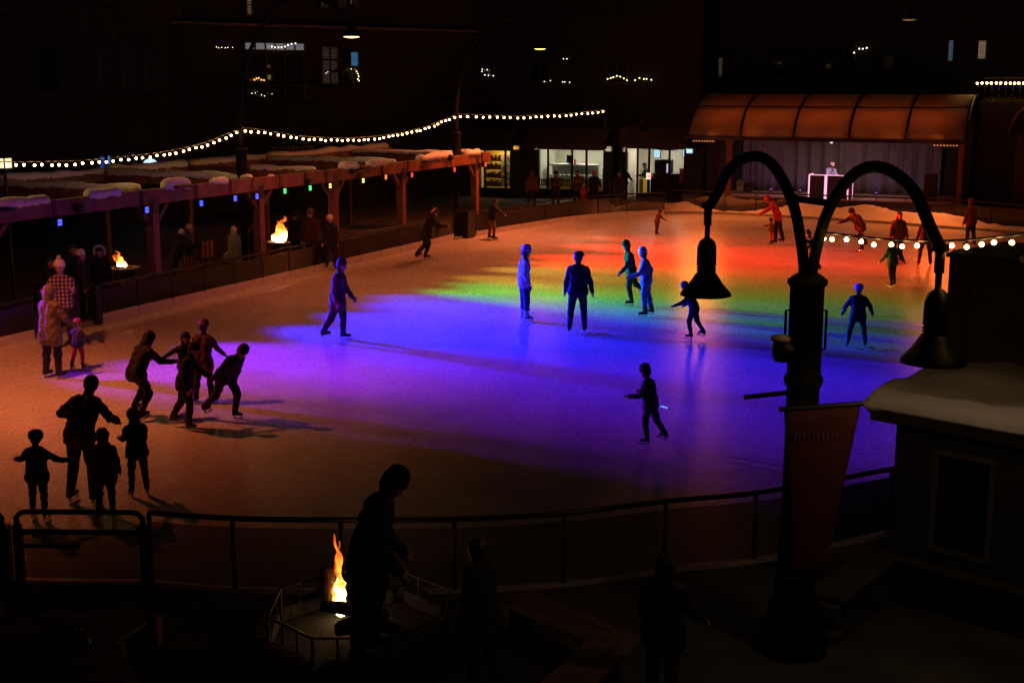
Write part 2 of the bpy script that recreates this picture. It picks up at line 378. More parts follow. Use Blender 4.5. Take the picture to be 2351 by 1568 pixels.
# ------------------------------------------------------------------ snow bank below the stage
def bank():
    pts = [Vector((p.x, p.y, 0)) for p in far[3:]] + [Vector((23, 28.6, 0))]
    fine = catmull(pts, 26); mb = MB(); rows = []
    prof = [(-.02, -.03), (.10, .10), (.2, .22), (.32, .42), (.42, .62), (.5, .82), (.57, .95), (.66, 1.0), (.8, .96), (.98, .7), (1.06, -.03)]
    vs = []; fs = []; L = len(fine)
    for i, p in enumerate(fine):
        tv = (fine[min(i + 1, L - 1)] - fine[max(i - 1, 0)]).normalized(); nn = Vector((-tv.y, tv.x, 0))
        u = i / (L - 1)
        hh = .30 + .5 * max(0, math.sin(min(1, max(0, (u - .02) / .75)) * math.pi)) ** .55
        hh *= .85 + .35 * noise.noise((p.x * .55, p.y * .5, 3)) + .10 * noise.noise((p.x * 3.1, p.y * 3.1, 1)) + .08 * noise.noise((p.x * 9, p.y * 9, 2))
        hh = max(.08, hh)
        for k, (a, b) in enumerate(prof):
            q = p + nn * (a * 1.15 + .06 * noise.noise((p.x * 2.3, p.y * 2, k))) 
            vs.append((q.x, q.y, max(-.03, b * hh + (.05 * noise.noise((q.x * 5, q.y * 5, b * 6)) if 0 < b else 0))))
    K = len(prof)
    for i in range(L - 1):
        for k in range(K - 1): fs.append((i * K + k, (i + 1) * K + k, (i + 1) * K + k + 1, i * K + k + 1))
    mb.add(vs, fs); o = mb.build('snow_bank', M['snow'], None, True)
    tag(o, 'ragged bank of ploughed snow along the foot of the stage', 'snow bank')
bank()

# ------------------------------------------------------------------ pergola
t = thing('pergola', (-3, 7, .1), 'long open timber pergola with snow-topped beams beside the ice', 'pergola')
BX = -.16; POSTY = (-8.4, -3.3, 2.49, 7.38, 11.6, 16.2, 22.3)
ends = [-9.6, -3.3, 2.49, 7.38, 11.6, 16.2, 23.6]
for i in range(len(ends) - 1):
    a, b = ends[i] + (.006 if i else 0), ends[i + 1] - .006
    MB().box(BX - .11, BX + .11, a, b, 2.83, 3.22).build('front_beam', M['wood'], t, bevel=.012)
    MB().box(-6.11, -5.89, a, b + (2.2 if i == len(ends) - 2 else 0), 2.95, 3.24).build('back_beam', M['wood'], t, bevel=.012)
for y in POSTY:
    MB().box(BX - .13, BX + .13, y - .13, y + .13, .1, 2.828).build('post', M['wood'], t, bevel=.015)
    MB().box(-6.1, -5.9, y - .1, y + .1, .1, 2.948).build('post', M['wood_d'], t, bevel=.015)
    MB().box(-5.885, BX - .114, y - .09, y + .09, 2.9, 3.2).build('cross_beam', M['wood'], t, bevel=.012)
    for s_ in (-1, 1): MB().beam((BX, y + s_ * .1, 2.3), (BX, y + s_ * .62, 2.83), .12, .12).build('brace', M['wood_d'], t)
    MB().box(BX + .132, BX + .142, y - .12, y + .12, 2.6, 3.0).build('steel_plate', M['black'], t)
def snow_ridge(name, a, b, wdt, hgt, label, seed, group='snow lying on the pergola beams', taper=.12):
    a, b = Vector(a), Vector(b); d = b - a; L = d.length; d.normalize(); sd = d.cross(Vector((0, 0, 1))).normalized()
    nn = max(6, int(L / .07)); K = 9; vs = []; fs = []
    for i in range(nn + 1):
        u = i / nn; e = min(1, min(u, 1 - u) * L / max(.05, taper)); e = math.sqrt(max(0, 1 - (1 - e) ** 2)) * .97 + .03
        p = a + d * (u * L)
        hh = hgt * e * (.8 + .5 * noise.noise((u * L * 1.1, seed * 3.7, 0)) + .15 * noise.noise((u * L * 5, seed, 5)))
        ww = wdt * (.35 + .65 * e) * (1 + .12 * noise.noise((u * L * 1.7, seed, 9)))
        for k in range(K):
            ang = math.pi * k / (K - 1); c, s2 = math.cos(ang), math.sin(ang)
            drop = .05 * (1 - s2) * (1 + 1.4 * noise.noise((u * L * 7, k * .3, seed)))
            q = p + sd * (-c * ww / 2) + Vector((0, 0, hh * s2 ** .6 - (drop if k in (0, K - 1) else 0)))
            vs.append(q)
        vs.append(p + Vector((0, 0, -.01)))
    K1 = K + 1
    for i in range(nn):
        for k in range(K1): fs.append((i * K1 + k, (i + 1) * K1 + k, (i + 1) * K1 + (k + 1) % K1, i * K1 + (k + 1) % K1))
    fs += [tuple(range(K1)), tuple(reversed(range(nn * K1, nn * K1 + K1)))]
    o = MB().add(vs, fs).build(name, M['snow'], None, True); tag(o, label, 'snow', group); return o
ord_ = ['outermost', 'second', 'third', 'fourth', 'fifth', 'sixth']
for i, y in enumerate(POSTY[1:]):
    if i == 3:
        snow_ridge('snow_ridge', (-3.4, y, 3.2), (-.8, y, 3.2), .2, .12, 'short thin snow strip on a cross beam beside a tall lamp post', 30); continue
    snow_ridge('snow_ridge', (-5.8, y, 3.2), (-.35 if i != 1 else -.5, y, 3.2), .25, .17,
               'long rounded snow ridge on the %s cross beam counted towards the stage' % ord_[i], i)
bk = [-9, -3.3, 2.45, 7.4, 11.6, 16.3, 25.6]
for i in range(6):
    snow_ridge('snow_ridge', (-6, bk[i] + .03, 3.24), (-6, bk[i + 1] - .03, 3.24), .3, .2, 'snow ridge along bay %s of the back beam counted towards the stage' % ('one', 'two', 'three', 'four', 'five', 'six')[i], 10 + i, taper=.25)
lumps = [(-20, 108, .2, 'flat-topped snow slab at the pergola end over the blue floodlights'), (195, 272, .2, 'wedge of snow above the black beam speaker'), (372, 432, .24, 'snow heap crowning the beam next to the heater bar'),
         (484, 518, .2, 'small snow block between two blue floodlights'), (614, 628, .07, 'tiny snow crumb on the front beam'), (780, 818, .25, 'round snow dome above the green and yellow floodlights'),
         (843, 882, .22, 'smooth snow mound next to the snow dome on the front beam'), (958, 1034, .24, 'long orange-lit snow loaf over the red floodlights'), (1068, 1098, .28, 'thick snow cap at the stage end of the front beam')]
for i, (x0, x1, hh, lb) in enumerate(lumps):
    y0 = GX(x0, 464 - .1117 * (x0 - 109), BX).y; y1 = GX(x1, 464 - .1117 * (x1 - 109), BX).y
    snow_ridge('snow_lump', (BX + .02, y0, 3.22), (BX + .02, y1, 3.22), .34 if hh > .1 else .14, hh, lb, 40 + i, 'snow lumps on the front beam', .2)
# coloured floodlights hung on straps from the front beam
BLUE, GRN, YEL, ORG, RED, PUR = (.01, .012, 1), (.03, 1, .10), (1, .62, .05), (1, .10, .01), (1, .02, .005), (.36, .012, 1)
floods = [((None, -5.4), PUR, 'violet', 230, (10, -4.2)), ((None, -3.9), PUR, 'violet', 420, (12, -2.8)), ((135, 511), (.2, .01, 1), 'blue', 1150, (14, -1.7)), ((335, 482), BLUE, 'blue', 2100, (23, -.9)), ((460, 467), BLUE, 'blue', 2700, (25, .8)), ((538, 456), BLUE, 'blue', 1800, (25, 4)),
          ((588, 451), (.01, .05, 1), 'blue', 700, (16, 6.2)), ((652, 439), GRN, 'green', 850, (27, 8.2)), ((710, 432), GRN, 'green', 600, (27, 9.8)), ((756, 427), YEL, 'yellow', 520, (24, 12)), ((832, 415), YEL, 'yellow', 620, (24, 14.4)),
          ((884, 407), ORG, 'orange', 1300, (24, 16.8)), ((944, 402), RED, 'red', 3000, (26, 18.6)), ((1042, 390), RED, 'red', 3300, (26, 21.4)), ((1113, 378), RED, 'red', 500, (16, 24))]
where = ['well past the pergola end post', 'just past the pergola end post', 'under the flat-topped snow slab', 'just before the third pergola post', 'past the third pergola post by the heater bar', 'two straps before the tall lamp post', 'closest to the tall lamp post',
         'just past the tall lamp post', 'next to the yellow ones', 'next to the green ones', 'below the smooth snow mound', 'followed by the red ones', 'after the orange one', 'under the end of the snow loaf', 'at the stage end of the beam']
for i, (px, c, cn, pw, am) in enumerate(floods):
    p = GX(px[0], px[1], BX + .24) if px[0] is not None else Vector((BX + .24, px[1], 2.5))
    t = thing('floodlight', p, '%s floodlight hanging from the pergola beam, %s' % (cn, where[i]), 'floodlight', 'coloured floodlights along the pergola')
    mb = MB().box(p.x - .09, p.x + .03, p.y - .1, p.y + .1, p.z - .11, p.z + .11); mb.build('housing', M['black'], t, bevel=.015)
    for k in range(4):
        yy_, zz_ = p.y - .036 + .072 * (k % 2), p.z - .04 + .08 * (k // 2)
        MB().box(p.x + .032, p.x + .042, yy_ - .024, yy_ + .024, zz_ - .028, zz_ + .028).build('lens', em('led_' + cn, {'blue': (.035, .06, 1), 'violet': (.25, .05, 1), 'green': (.04, 1, .2), 'yellow': (1, .75, .15), 'orange': (1, .2, .04), 'red': (1, .06, .02)}[cn], 4.0 if cn in ('blue', 'violet') else 2.4), t)
    for s_ in (-1, 1):
        MB().tube([(p.x - .04, p.y + s_ * .06, p.z + .1), (BX + .125, p.y + s_ * .05, 2.9), (BX + .125, p.y + s_ * .05, 3.23), (BX, p.y + s_ * .04, 3.245), (BX - .125, p.y + s_ * .05, 3.2)], .012, 5).build('strap', M['black'], t)
    light('beam', 'SPOT', (p.x + .07, p.y, p.z), pw * SPOTK, c, t, .2, aim=(am[0], am[1], .9 if cn == 'green' else .3), cone=58, blend=.9, scl=(.6 if cn in ('blue', 'violet') else .5, 1, 1))
for x, y in ((302, 782), (1158, 678), (1690, 592)):
    q = GX(x / 1.6334, y / 1.6334, BX + .2)
    t = thing('beam_speaker', q, {302: 'black bullet speaker under the wedge of snow', 1158: 'black bullet speaker above a green floodlight', 1690: 'black bullet speaker near the stage end of the beam'}[x], 'speaker', 'speakers bolted to the pergola')
    MB().lathe([(.0, -.16), (.07, -.15), (.11, -.08), (.12, .05), (.1, .14), (0, .16)], q, 14, Matrix.Rotation(R(90), 3, 'X')).build('body', M['black'], t, True)
    MB().box(BX + .112, q.x, q.y - .03, q.y + .03, q.z - .03, q.z + .03).build('bracket', M['rail'], t)
for x0, x1, y in ((400, 445, 431), (806, 848, 397), (-10, 30, 487), (975, 1000, 372)):
    a, b = GX(x0, y, BX + .2), GX(x1, y, BX + .2)
    t = thing('heater_bar', a, 'slim black heater bar on the beam, %s' % {400: 'past the snow heap', 806: 'under the round snow dome', -10: 'at the pergola end', 975: 'below the snow loaf'}[x0], 'heater', 'heater bars on the pergola')
    MB().box(BX + .13, BX + .3, a.y, b.y, a.z - .035, a.z + .035).build('casing', M['black'], t, bevel=.01)
    for yy_ in (a.y + .1, b.y - .1): MB().box(BX + .11, BX + .13, yy_ - .03, yy_ + .03, a.z - .02, a.z + .1).build('bracket', M['rail'], t)

# ------------------------------------------------------------------ tall street lamps with one long arm
SOD = (1.0, .172, .048)
def davit(base, tip, label, pw, glow, cone=172, bl=.45):
    t = thing('street_lamp', base, label, 'street lamp', 'tall curved-arm street lamps')
    b = Vector(base); tip = Vector(tip)
    MB().lathe([(.22, 0), (.22, .15), (.13, .3), (.11, .5), (.1, 2.6), (.1, 2.9)], b, 14).build('post', M['lampiron'], t, True)
    MB().lathe([(.13, 2.9), (.2, 2.95), (.2, 3.02), (.17, 3.06), (.17, 3.86), (.21, 3.9), (.21, 3.97), (.1, 4.0)], b, 16).build('collar', M['lampiron'], t, True)
    top = b + Vector((0, 0, 4.0)); hz = tip.z - top.z + .55
    pts = []; dx = tip - top; dx.z = 0
    ctrl = [top, top + dx * .01 + up * hz * .35, top + dx * .10 + up * hz * .72, top + dx * .34 + up * hz * 1.06, top + dx * .62 + up * hz * 1.16, top + dx * .88 + up * hz * 1.06, top + dx * 1.0 + up * (hz * .9)]
    c = catmull(ctrl, 6); MB().tube(c, [.085 - .05 * i / (len(c) - 1) for i in range(len(c))], 10).build('arm', M['lampiron'], t, True)
    e = c[-1]
    MB().lathe([(.03, e.z - tip.z), (.06, .32), (.08, .26), (.11, .22), (.24, .06), (.27, .0), (.255, .0), (.22, .07), (.09, .2)], tip, 20).build('shade', M['lampiron'], t, True)
    MB().ball(tip + up * .02, .24, 18, 8, (1, 1, .24)).build('lamp_globe', em('sodium_globe_%d' % int(glow), (1, .6, .16), glow * .22), t, True)
    light('lamp', 'SPOT', tip - up * .08, pw, SOD, t, .16, aim=tip - up * 5, cone=cone, blend=bl)
    return t
b1 = GX(553, 330, -.75); b1.z = .1; tip1 = GY(807, 85, b1.y + .2)
davit(b1, tip1, 'tall lamp post rising through the pergola with its lit shade over the ice', LAMP1, 30, 140, .8)
b2 = GX(1048, 300, -.75); b2.z = .1; tip2 = GY(1240, 113, b2.y + .2)
davit(b2, tip2, 'tall lamp post at the stage end of the pergola with its lit shade', LAMP2, 14, 150, .6)
tip4 = GD(2088, 46, 46.0)
davit(Vector((tip4.x + 5.8, tip4.y + .4, .1)), tip4, 'tall lamp post across the ice from the pergola with its shade over the stage corner', LAMP4, .8, 126, .8)
b3 = Vector((b1.x, 2 * b1.y - b2.y - .8, .1))
davit(b3, Vector((tip1.x + .2, b3.y, tip1.z)), 'tall lamp post by the pergola end lighting the ice corner', LAMP3, 14, 126, .85)
print('davits', b1, tip1, b2, tip2, b3)
# ------------------------------------------------------------------ light strings
bulb_m = em('bulb_warm', (1, .5, .15), 40.0)
def string(label, pts, sag_n, bulb_r, name='string_light', mat=None, drop=.09):
    """pts: the wire's path; bulbs spaced evenly in the given number"""
    t = thing(name, pts[0], label, 'string light', 'festoon strings of round bulbs')
    MB().tube(pts, .012, 5).build('cable', M['black'], t)
    Ls = [0]
    for a, b in zip(pts, pts[1:]): Ls.append(Ls[-1] + (b - a).length)
    vf, ff = ball_vf((0, 0, 0), bulb_r, 10, 7); me = bpy.data.meshes.new('bulb'); me.from_pydata([tuple(v) for v in vf], [], ff); me.materials.append(mat or bulb_m)
    me.polygons.foreach_set('use_smooth', [True] * len(me.polygons))
    mc = MB().lathe([(.02, -bulb_r * .8), (.022, -.01)], (0, 0, 0), 6).build('socket', M['black'], None); sm = mc.data; bpy.data.objects.remove(mc)
    for i in range(sag_n):
        s_ = Ls[-1] * (i + .5) / sag_n; k = max(j for j in range(len(Ls)) if Ls[j] <= s_ + 1e-9); k = min(k, len(pts) - 2)
        p = pts[k].lerp(pts[k + 1], (s_ - Ls[k]) / max(1e-6, Ls[k + 1] - Ls[k])) - t.location
        dr = drop * (1 + random.uniform(-.15, .25)); jx = random.uniform(-.02, .02)
        o = bpy.data.objects.new('bulb', me); col.objects.link(o); o.parent = t; o.location = p + Vector((jx, jx, -dr))
        o = bpy.data.objects.new('socket', sm); col.objects.link(o); o.parent = t; o.location = p + Vector((jx, jx, -dr + bulb_r * 1.2))
    return t
pA = [(-60, 378), (0, 376), (92, 375), (185, 372), (270, 365), (370, 353), (455, 336), (515, 314), (549, 300)]
n0 = b1.y
def along(pxs, y0, y1, X0=-.7, X1=-.7):
    # the wire hangs in the vertical plane between two points of the lamp row
    n_ = Vector((y1 - y0, -(X1 - X0), 0)).normalized()
    return catmull([GP(x, y - 4, (X0, y0, 0), n_) for x, y in pxs], 5)
string('festoon string of bulbs running from the tall lamp post to the pergola end', along(pA, b1.y - 12, b1.y), 36, .031)
pB = [(553, 297), (600, 302), (680, 315), (760, 320), (820, 320), (900, 312), (970, 297), (1015, 280), (1047, 268)]
string('festoon string sagging between the two tall lamp posts above the pergola', along(pB, b1.y, b2.y), 41, .033)
q2 = GY(1390, 256, 36.5)
pC = [(1049, 266), (1110, 268), (1180, 270), (1250, 268), (1320, 263), (1390, 256)]
n_ = Vector((q2.y - b2.y, -(q2.x + .7), 0)).normalized()
string('festoon string from the second tall lamp post to the twin-arched lamp', catmull([GP(x, y - 4, (-.7, b2.y, 0), n_) for x, y in pC], 5), 24, .038)
# ------------------------------------------------------------------ front twin-arched lamp, hut, fire pit, benches
def bell(mb_parent, c, r=.29):
    """bell-shaped shade hanging from c (its lower rim at c)"""
    MB().lathe([(.045, 1.05), (.045, .8), (.03, .8), (.03, .66), (.05, .65), (.085, .62), (.108, .55), (.112, .46), (.112, .34), (.098, .325), (.118, .31), (.098, .295), (.118, .28), (.098, .265), (.12, .25), (.135, .225), (.2, .125), (r * .97, .035), (r, .015), (r, 0), (r * .93, .0), (.11, .2), (.05, .22)], c, 28).build('shade', M['black'], mb_parent, True)
    MB().ball(Vector(c) + up * .1, .07, 12, 7).build('bulb', em('dim_bulb', (1, .62, .3), 2.0), mb_parent, True)
def twin_lamp(base, off_a, off_b, ztop, zbell_a, zbell_b, label, k=1.0, lamp=0):
    b = Vector(base); t = thing('twin_arch_lamp', b, label, 'street lamp', 'twin-arched lamp posts')
    h = ztop
    prof = [(.36, 0), (.36, .12), (.33, .2), (.35, .26), (.26, .42), (.27, .5), (.21, .62), (.2, .7), (.22, .76), (.19, .82), (.185, 1.4), (.2, 1.44), (.17, 1.5), (.16, h - 1.32), (.165, h - 1.28), (.165, h - 1.1), (.19, h - 1.06), (.2, h - 1.0), (.17, h - .95), (.17, h - .06), (.2, h - .03), (.2, h + .01), (.15, h + .05), (.1, h + .08)]
    MB().lathe([(r * k, z) for r, z in prof], b, 28).build('post', M['lampiron'], t, True)
    for s_ in (-1, 1):
        c = b + Vector((math.cos(AZ) * s_, math.sin(AZ) * s_, 0)) * .205 * k + up * (h - .5)
        MB().tube([c + up * -.2 - Vector((math.cos(AZ) * s_, math.sin(AZ) * s_, 0)) * .03, c - up * .2, c + up * .2, c + up * .2 - Vector((math.cos(AZ) * s_, math.sin(AZ) * s_, 0)) * .03], .014, 6).build('handle', M['lampiron'], t)
    top = b + up * (h + .05)
    for off, zb in ((off_a, zbell_a), (off_b, zbell_b)):
        o = Vector((off[0], off[1], 0)); hh = 1.14 * k
        ctrl = [top + o * .03, top + o * .07 + up * hh * .28, top + o * .16 + up * hh * .62, top + o * .34 + up * hh * .92, top + o * .55 + up * hh * 1.0, top + o * .78 + up * hh * .86, top + o * .93 + up * hh * .56, b + o * 1.0 + up * (zb + 1.02)]
        c = catmull(ctrl, 6); MB().tube(c, .056 * k, 12).build('arm', M['lampiron'], t, True)
        MB().lathe([(.075, -.03), (.075, .03)], b + o + up * (zb + 1.02), 12).build('arm_end', M['lampiron'], t)
        bell(t, b + o + up * zb, .29)
        if lamp: light('lamp', 'SPOT', b + o + up * (zb + .03), lamp if off is off_b else lamp * .15, (1, .62, .34), t, .05, aim=b + o, cone=166, blend=.25)
    oa = Vector((off_a[0], off_a[1], 0)); ob = Vector((off_b[0], off_b[1], 0)); zz = up * (hh * .66)
    MB().tube([top + oa * .175 + zz, top + ob * .175 + zz], .035, 8).build('tie_bar', M['lampiron'], t)
    MB().tube(catmull([top + oa * .17 + up * hh * .6, top + oa * .1 + up * hh * .38, top + up * hh * .3, top + ob * .1 + up * hh * .4, top + ob * .15 + up * hh * .6], 5), .016, 6).build('cable', M['lampiron'], t)
    return t
pb = G(1818, 1490, .1)
zt = GD(1852, 645, (pb - CAM).dot(Vector((-math.sin(AZ), math.cos(AZ), 0)))).z - .1
la, lb = GD(1620, 678, 15.0), GD(2143, 832, 11.55)
tl = twin_lamp(pb, (la - pb)[:2], (lb - pb)[:2], zt, la.z - .1, lb.z - .1, 'dark twin-arched lamp post carrying a red banner beside the snowy hut', 1.0, FRONTLAMP)
print('twin', pb, zt, la, lb)
# far twin lamp beside the shops
q = GY(1412, 452, 36.6); q.z = .1
twin_lamp(q, (-.75, .55), (1.55, -.5), 3.1, 3.6, 3.6, 'dim twin-arched lamp post standing between the shop fronts', .8)
# banner and its arms, horn light with snow
rt = Vector((math.cos(AZ), math.sin(AZ), 0)); fw = Vector((-math.sin(AZ), math.cos(AZ), 0)); PD = (pb - CAM).dot(fw)
t = thing('banner', pb + up * .9, 'dark red tapering banner hung on the twin-arched lamp post', 'banner')
tlb = [GD(1800, 940, PD - .32), GD(1977, 926, PD - .45), GD(1893, 1322, PD - .42), GD(1818, 1330, PD - .32)]
nx, nz = 8, 12; vs = []; fs = []
for j in range(nz + 1):
    for i in range(nx + 1):
        u, v = i / nx, j / nz; p = (tlb[0].lerp(tlb[1], u)).lerp(tlb[3].lerp(tlb[2], u), v) + fw * .025 * math.sin(u * 5 + v * 4) * (1 - abs(2 * v - 1))
        vs.append(p)
for j in range(nz):
    for i in range(nx): fs.append((j * (nx + 1) + i, j * (nx + 1) + i + 1, (j + 1) * (nx + 1) + i + 1, (j + 1) * (nx + 1) + i))
o = MB().add(vs, fs).build('cloth', pm('banner_cloth', (.07, .008, .008), .8, .2, 4, .002), t, True); sm = o.modifiers.new('thick', 'SOLIDIFY'); sm.thickness = .004
MB().tube([tlb[0] - rt * .05, tlb[1] + rt * .02], .026, 8).build('top_rod', M['black'], t)
MB().tube([tlb[3] - rt * .05, tlb[2] + rt * .02], .022, 8).build('bottom_rod', M['black'], t)
lm = pm('banner_strokes', (.09, .04, .035), .8)
for i, hgt_ in enumerate((.06, .055, .06, .05, .06, .055, .06, .055, .05, .06, .07)):      # a row of plain strokes standing in for unreadable lettering
    p = tlb[0].lerp(tlb[1], .14 + i * .066).lerp(tlb[3].lerp(tlb[2], .14 + i * .066), .165) - fw * .012
    MB().obox(p, rt, fw, up, .018, .006, hgt_).build('letter', lm, t)
t = thing('banner_bracket', pb + up * 2, 'bare black banner rods sticking out from the lamp post', 'bracket')
for (x0, y0, x1, y1) in ((1708, 912, 1822, 900), (1752, 1296, 1812, 1288)):
    MB().tube([GD(x0, y0, PD + .15), GD(x1, y1, PD)], .026, 8).build('rod', M['black'], t)
t = thing('horn_speaker', GD(1793, 805, PD), 'black drum-shaped speaker on the lamp post under a snow cap', 'speaker')
c = GD(1796, 806, PD - .02)
MB().lathe([(0, -.13), (.09, -.125), (.115, -.1), (.12, -.02), (.11, .07), (.06, .1)], c, 18, Matrix((rt, up, -fw)).transposed() @ Matrix.Rotation(R(-90), 3, 'Y')).build('drum', M['black'], t, True)
MB().ball(c + up * .125 - rt * .02, .1, 14, 8, (1.05, .9, .5)).build('snow', M['snow'], t, True)
MB().tube([c + rt * .05, c + rt * .22], .02, 6).build('bracket', M['black'], t)
# string of bulbs from the front lamp
pf = [(1878, 533), (1920, 537), (1990, 545), (2060, 551), (2130, 553), (2205, 552), (2275, 546), (2340, 538), (2420, 526)]
string('near string of large round bulbs stretching from the twin-arched lamp post', catmull([GD(x, y, 13.2 - .3 * i) for i, (x, y) in enumerate(pf)], 4), 16, .022, drop=.05)
cb = GD(1879, 550, 13.2); 

# ------------------------------------------------------------------ snowy hut and the tall box behind it
def dirs(az): return Vector((math.cos(AZ) * math.sin(az) - math.sin(AZ) * math.cos(az), math.sin(AZ) * math.sin(az) + math.cos(AZ) * math.cos(az), 0))
u1, u2 = dirs(R(134)), dirs(R(44))
hc = G(2036, 1372, .1); hc.z = 0
def HB(name, a0, a1, b0, b1, z0, z1, mat, par, bevel=0.0):   # box in hut axes: a along the visible wall, b inward
    c = hc + u1 * (a0 + a1) / 2 + u2 * (b0 + b1) / 2 + up * (z0 + z1) / 2
    return MB().obox(c, u1, u2, up, a1 - a0, b1 - b0, z1 - z0).build(name, mat, par, bevel=bevel)
hut = thing('hut', hc + up * .1, 'small dark hut with a framed window and deep snow on its roof', 'hut')
hz = GP(2042, 960, hc, u2).z
hm = pm('hut_boards', (.010, .009, .008), .75, .25, 3, .006)
for i in range(10):                       # lapped boards
    z0 = .62 + i * (hz - .62) / 10; HB('board', 0, 3.2, 0, .05, z0 + .004, z0 + (hz - .62) / 10 - .004, hm, hut)
HB('wall_core', .01, 3.2, .052, 2.6, .1, hz, pm('hut_core', (.03, .027, .025), .8), hut)
HB('plinth', -.05, 3.2, -.06, .05, .1, .6, MATS['hut_boards'], hut, .02)
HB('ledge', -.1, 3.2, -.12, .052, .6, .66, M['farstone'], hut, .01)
HB('fascia', -.22, 3.3, -.22, 2.8, hz, hz + .16, M['black'], hut, .01)
wp = [GP(x, y, hc, u2) for x, y in ((2147, 1026), (2292, 1058), (2286, 1290), (2140, 1262))]
wa0, wa1 = (wp[0] - hc).dot(u1), (wp[1] - hc).dot(u1); wz1, wz0 = wp[0].z, wp[3].z
wn = HB('window', wa0, wa1, -.035, -.003, wz0, wz0 + .07, pm('pale_trim', (.05, .045, .042), .6), hut)
for nm, A in (('frame_head', (wa0, wa1, wz1 - .07, wz1)), ('frame_side', (wa0, wa0 + .07, wz0 + .072, wz1 - .072)), ('frame_side', (wa1 - .07, wa1, wz0 + .072, wz1 - .072))):
    HB(nm, A[0], A[1], -.035, -.003, A[2], A[3], MATS['pale_trim'], wn)
HB('pane', wa0 + .07, wa1 - .07, -.012, -.004, wz0 + .07, wz1 - .07, pm('dark_glass', (.004, .004, .005), .08), wn)
# roof snow: a smooth rounded slab with a drift rising against the tall box
nA, nB = 34, 26; vs = []; fs = []
def snow_h(a, b):
    e = min(min(a + .3, 3.4 - a), min(b + .3, 2.9 - b)); e = max(0, min(1, e / .12)); e = math.sqrt(1 - (1 - e) ** 2)
    return (.2 + .05 * noise.noise((a * 3, b * 3, 7)) + .06 * noise.noise((a * .9, b * .9, 4)) + .05 * max(0, min(1, (b - .3) / 1.0)) + .08 * math.exp(-((a - .75) ** 2 + (b - 1.2) ** 2) / .25)) * e
for j in range(nB + 1):
    for i in range(nA + 1):
        a, b = -.3 + 3.7 * i / nA, -.3 + 3.2 * j / nB
        vs.append(hc + u1 * a + u2 * b + up * (hz + .165 + snow_h(a, b)))
for j in range(nB):
    for i in range(nA): fs.append((j * (nA + 1) + i, j * (nA + 1) + i + 1, (j + 1) * (nA + 1) + i + 1, (j + 1) * (nA + 1) + i))
o = MB().add(vs, fs).build('roof_snow', M['snow'], None, True)
o2 = o.modifiers.new('thick', 'SOLIDIFY'); o2.thickness = .14; o2.offset = -1
tag(o, 'deep smooth snow lying on the hut roof under the lamp bell', 'snow', None, 'thing')
o.location.z += .02
box = thing('tall_cabinet', hc + u2 * 1.2 + u1 * 1.2 + up * .1, 'tall dark boxy cabinet rising behind the snow of the hut roof', 'cabinet')
cp = GD(2180, 590, 15.9); ch = cp - hc; ch.z = 0; ca, cb_ = ch.dot(u1), ch.dot(u2)
HB('body', ca, ca + 2.6, cb_, cb_ + 1.6, hz + .1, cp.z, pm('cabinet_dark', (.07, .055, .05), .8, .2, 2, .004), box, .01)
HB('trim', ca - .03, ca + 2.6, cb_ - .03, cb_ + 1.6, cp.z, cp.z + .05, M['black'], box)
HB('seam', ca + .25, ca + .28, cb_ - .008, cb_ + .01, hz + .3, cp.z - .2, M['black'], box)
for aa, rr in ((ca + .12, .09), (ca + 1.15, .2)):
    MB().ball(hc + u1 * aa + u2 * (cb_ + .1) + up * (cp.z + .055), rr, 12, 7, (1.6, 1, .45)).build('snow_clump', M['snow'], box, True)
# low stone wall beside the hut
st = thing('stone_wall', hc - u1 * .1, 'low rough stone wall at the foot of the hut', 'wall')
st['kind'] = 'thing'
rb = G(1930, 1360, .55)
d_ = (rb - (hc - u1 * .1)); d_.z = 0; L_ = d_.length; d_.normalize(); sd_ = Vector((-d_.y, d_.x, 0)); rnd = random.Random(3)
for r_ in range(3):
    x = 0.0
    while x < L_ + .2:
        wd = rnd.uniform(.16, .34); hgt_ = .14
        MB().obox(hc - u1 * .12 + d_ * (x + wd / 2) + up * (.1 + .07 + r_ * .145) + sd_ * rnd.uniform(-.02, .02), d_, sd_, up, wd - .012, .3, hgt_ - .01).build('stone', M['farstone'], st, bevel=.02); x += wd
MB().obox(hc - u1 * .12 + d_ * (L_ / 2 + .05) + up * .575, d_, sd_, up, L_ + .5, .42, .07).build('coping', M['farstone'], st, bevel=.015)

# ------------------------------------------------------------------ fire pit with octagon rail, logs and flame
fc = G(828, 1396, .6); fc.z = .1
def octo(r, rot=22.5): return [(fc.x + r * math.cos(R(rot) + AZ + i * math.pi / 4), fc.y + r * math.sin(R(rot) + AZ + i * math.pi / 4)) for i in range(8)]
pit = thing('fire_pit', fc, 'octagonal stone fire pit with a beaded rail in front of the rink fence', 'fire pit')
for k in range(8):
    for r_ in range(2):
        a, b = Vector((*octo(1.18)[k], 0)), Vector((*octo(1.18)[(k + 1) % 8], 0)); n3 = 3
        for j in range(n3):
            o0 = (j + (.5 if r_ else 0)) / n3; o1 = min(1, o0 + 1 / n3)
            if r_ and j == n3 - 1: o1 = 1.0
            p, q_ = a.lerp(b, o0 + .01), a.lerp(b, o1 - .01)
            dd = (q_ - p).normalized(); ins = (Vector((fc.x, fc.y, 0)) - (p + q_) / 2).normalized()
            MB().obox((p + q_) / 2 + ins * .1 + up * (.1 + .09 + r_ * .17), dd, ins, up, (q_ - p).length, .2, .16).build('stone', pm('pit_stone', (.012, .011, .010), .9, .35, 3, .02), pit, bevel=.02)  # pit stones in one very dark tone
MB().prism(octo(.98), .1, .3).build('hearth', pm('ash_bed', (.004, .0035, .003), 1.0, .4, 9, .02), pit)
ra = [Vector((*p, .66)) for p in octo(.98)]
bd = MB()
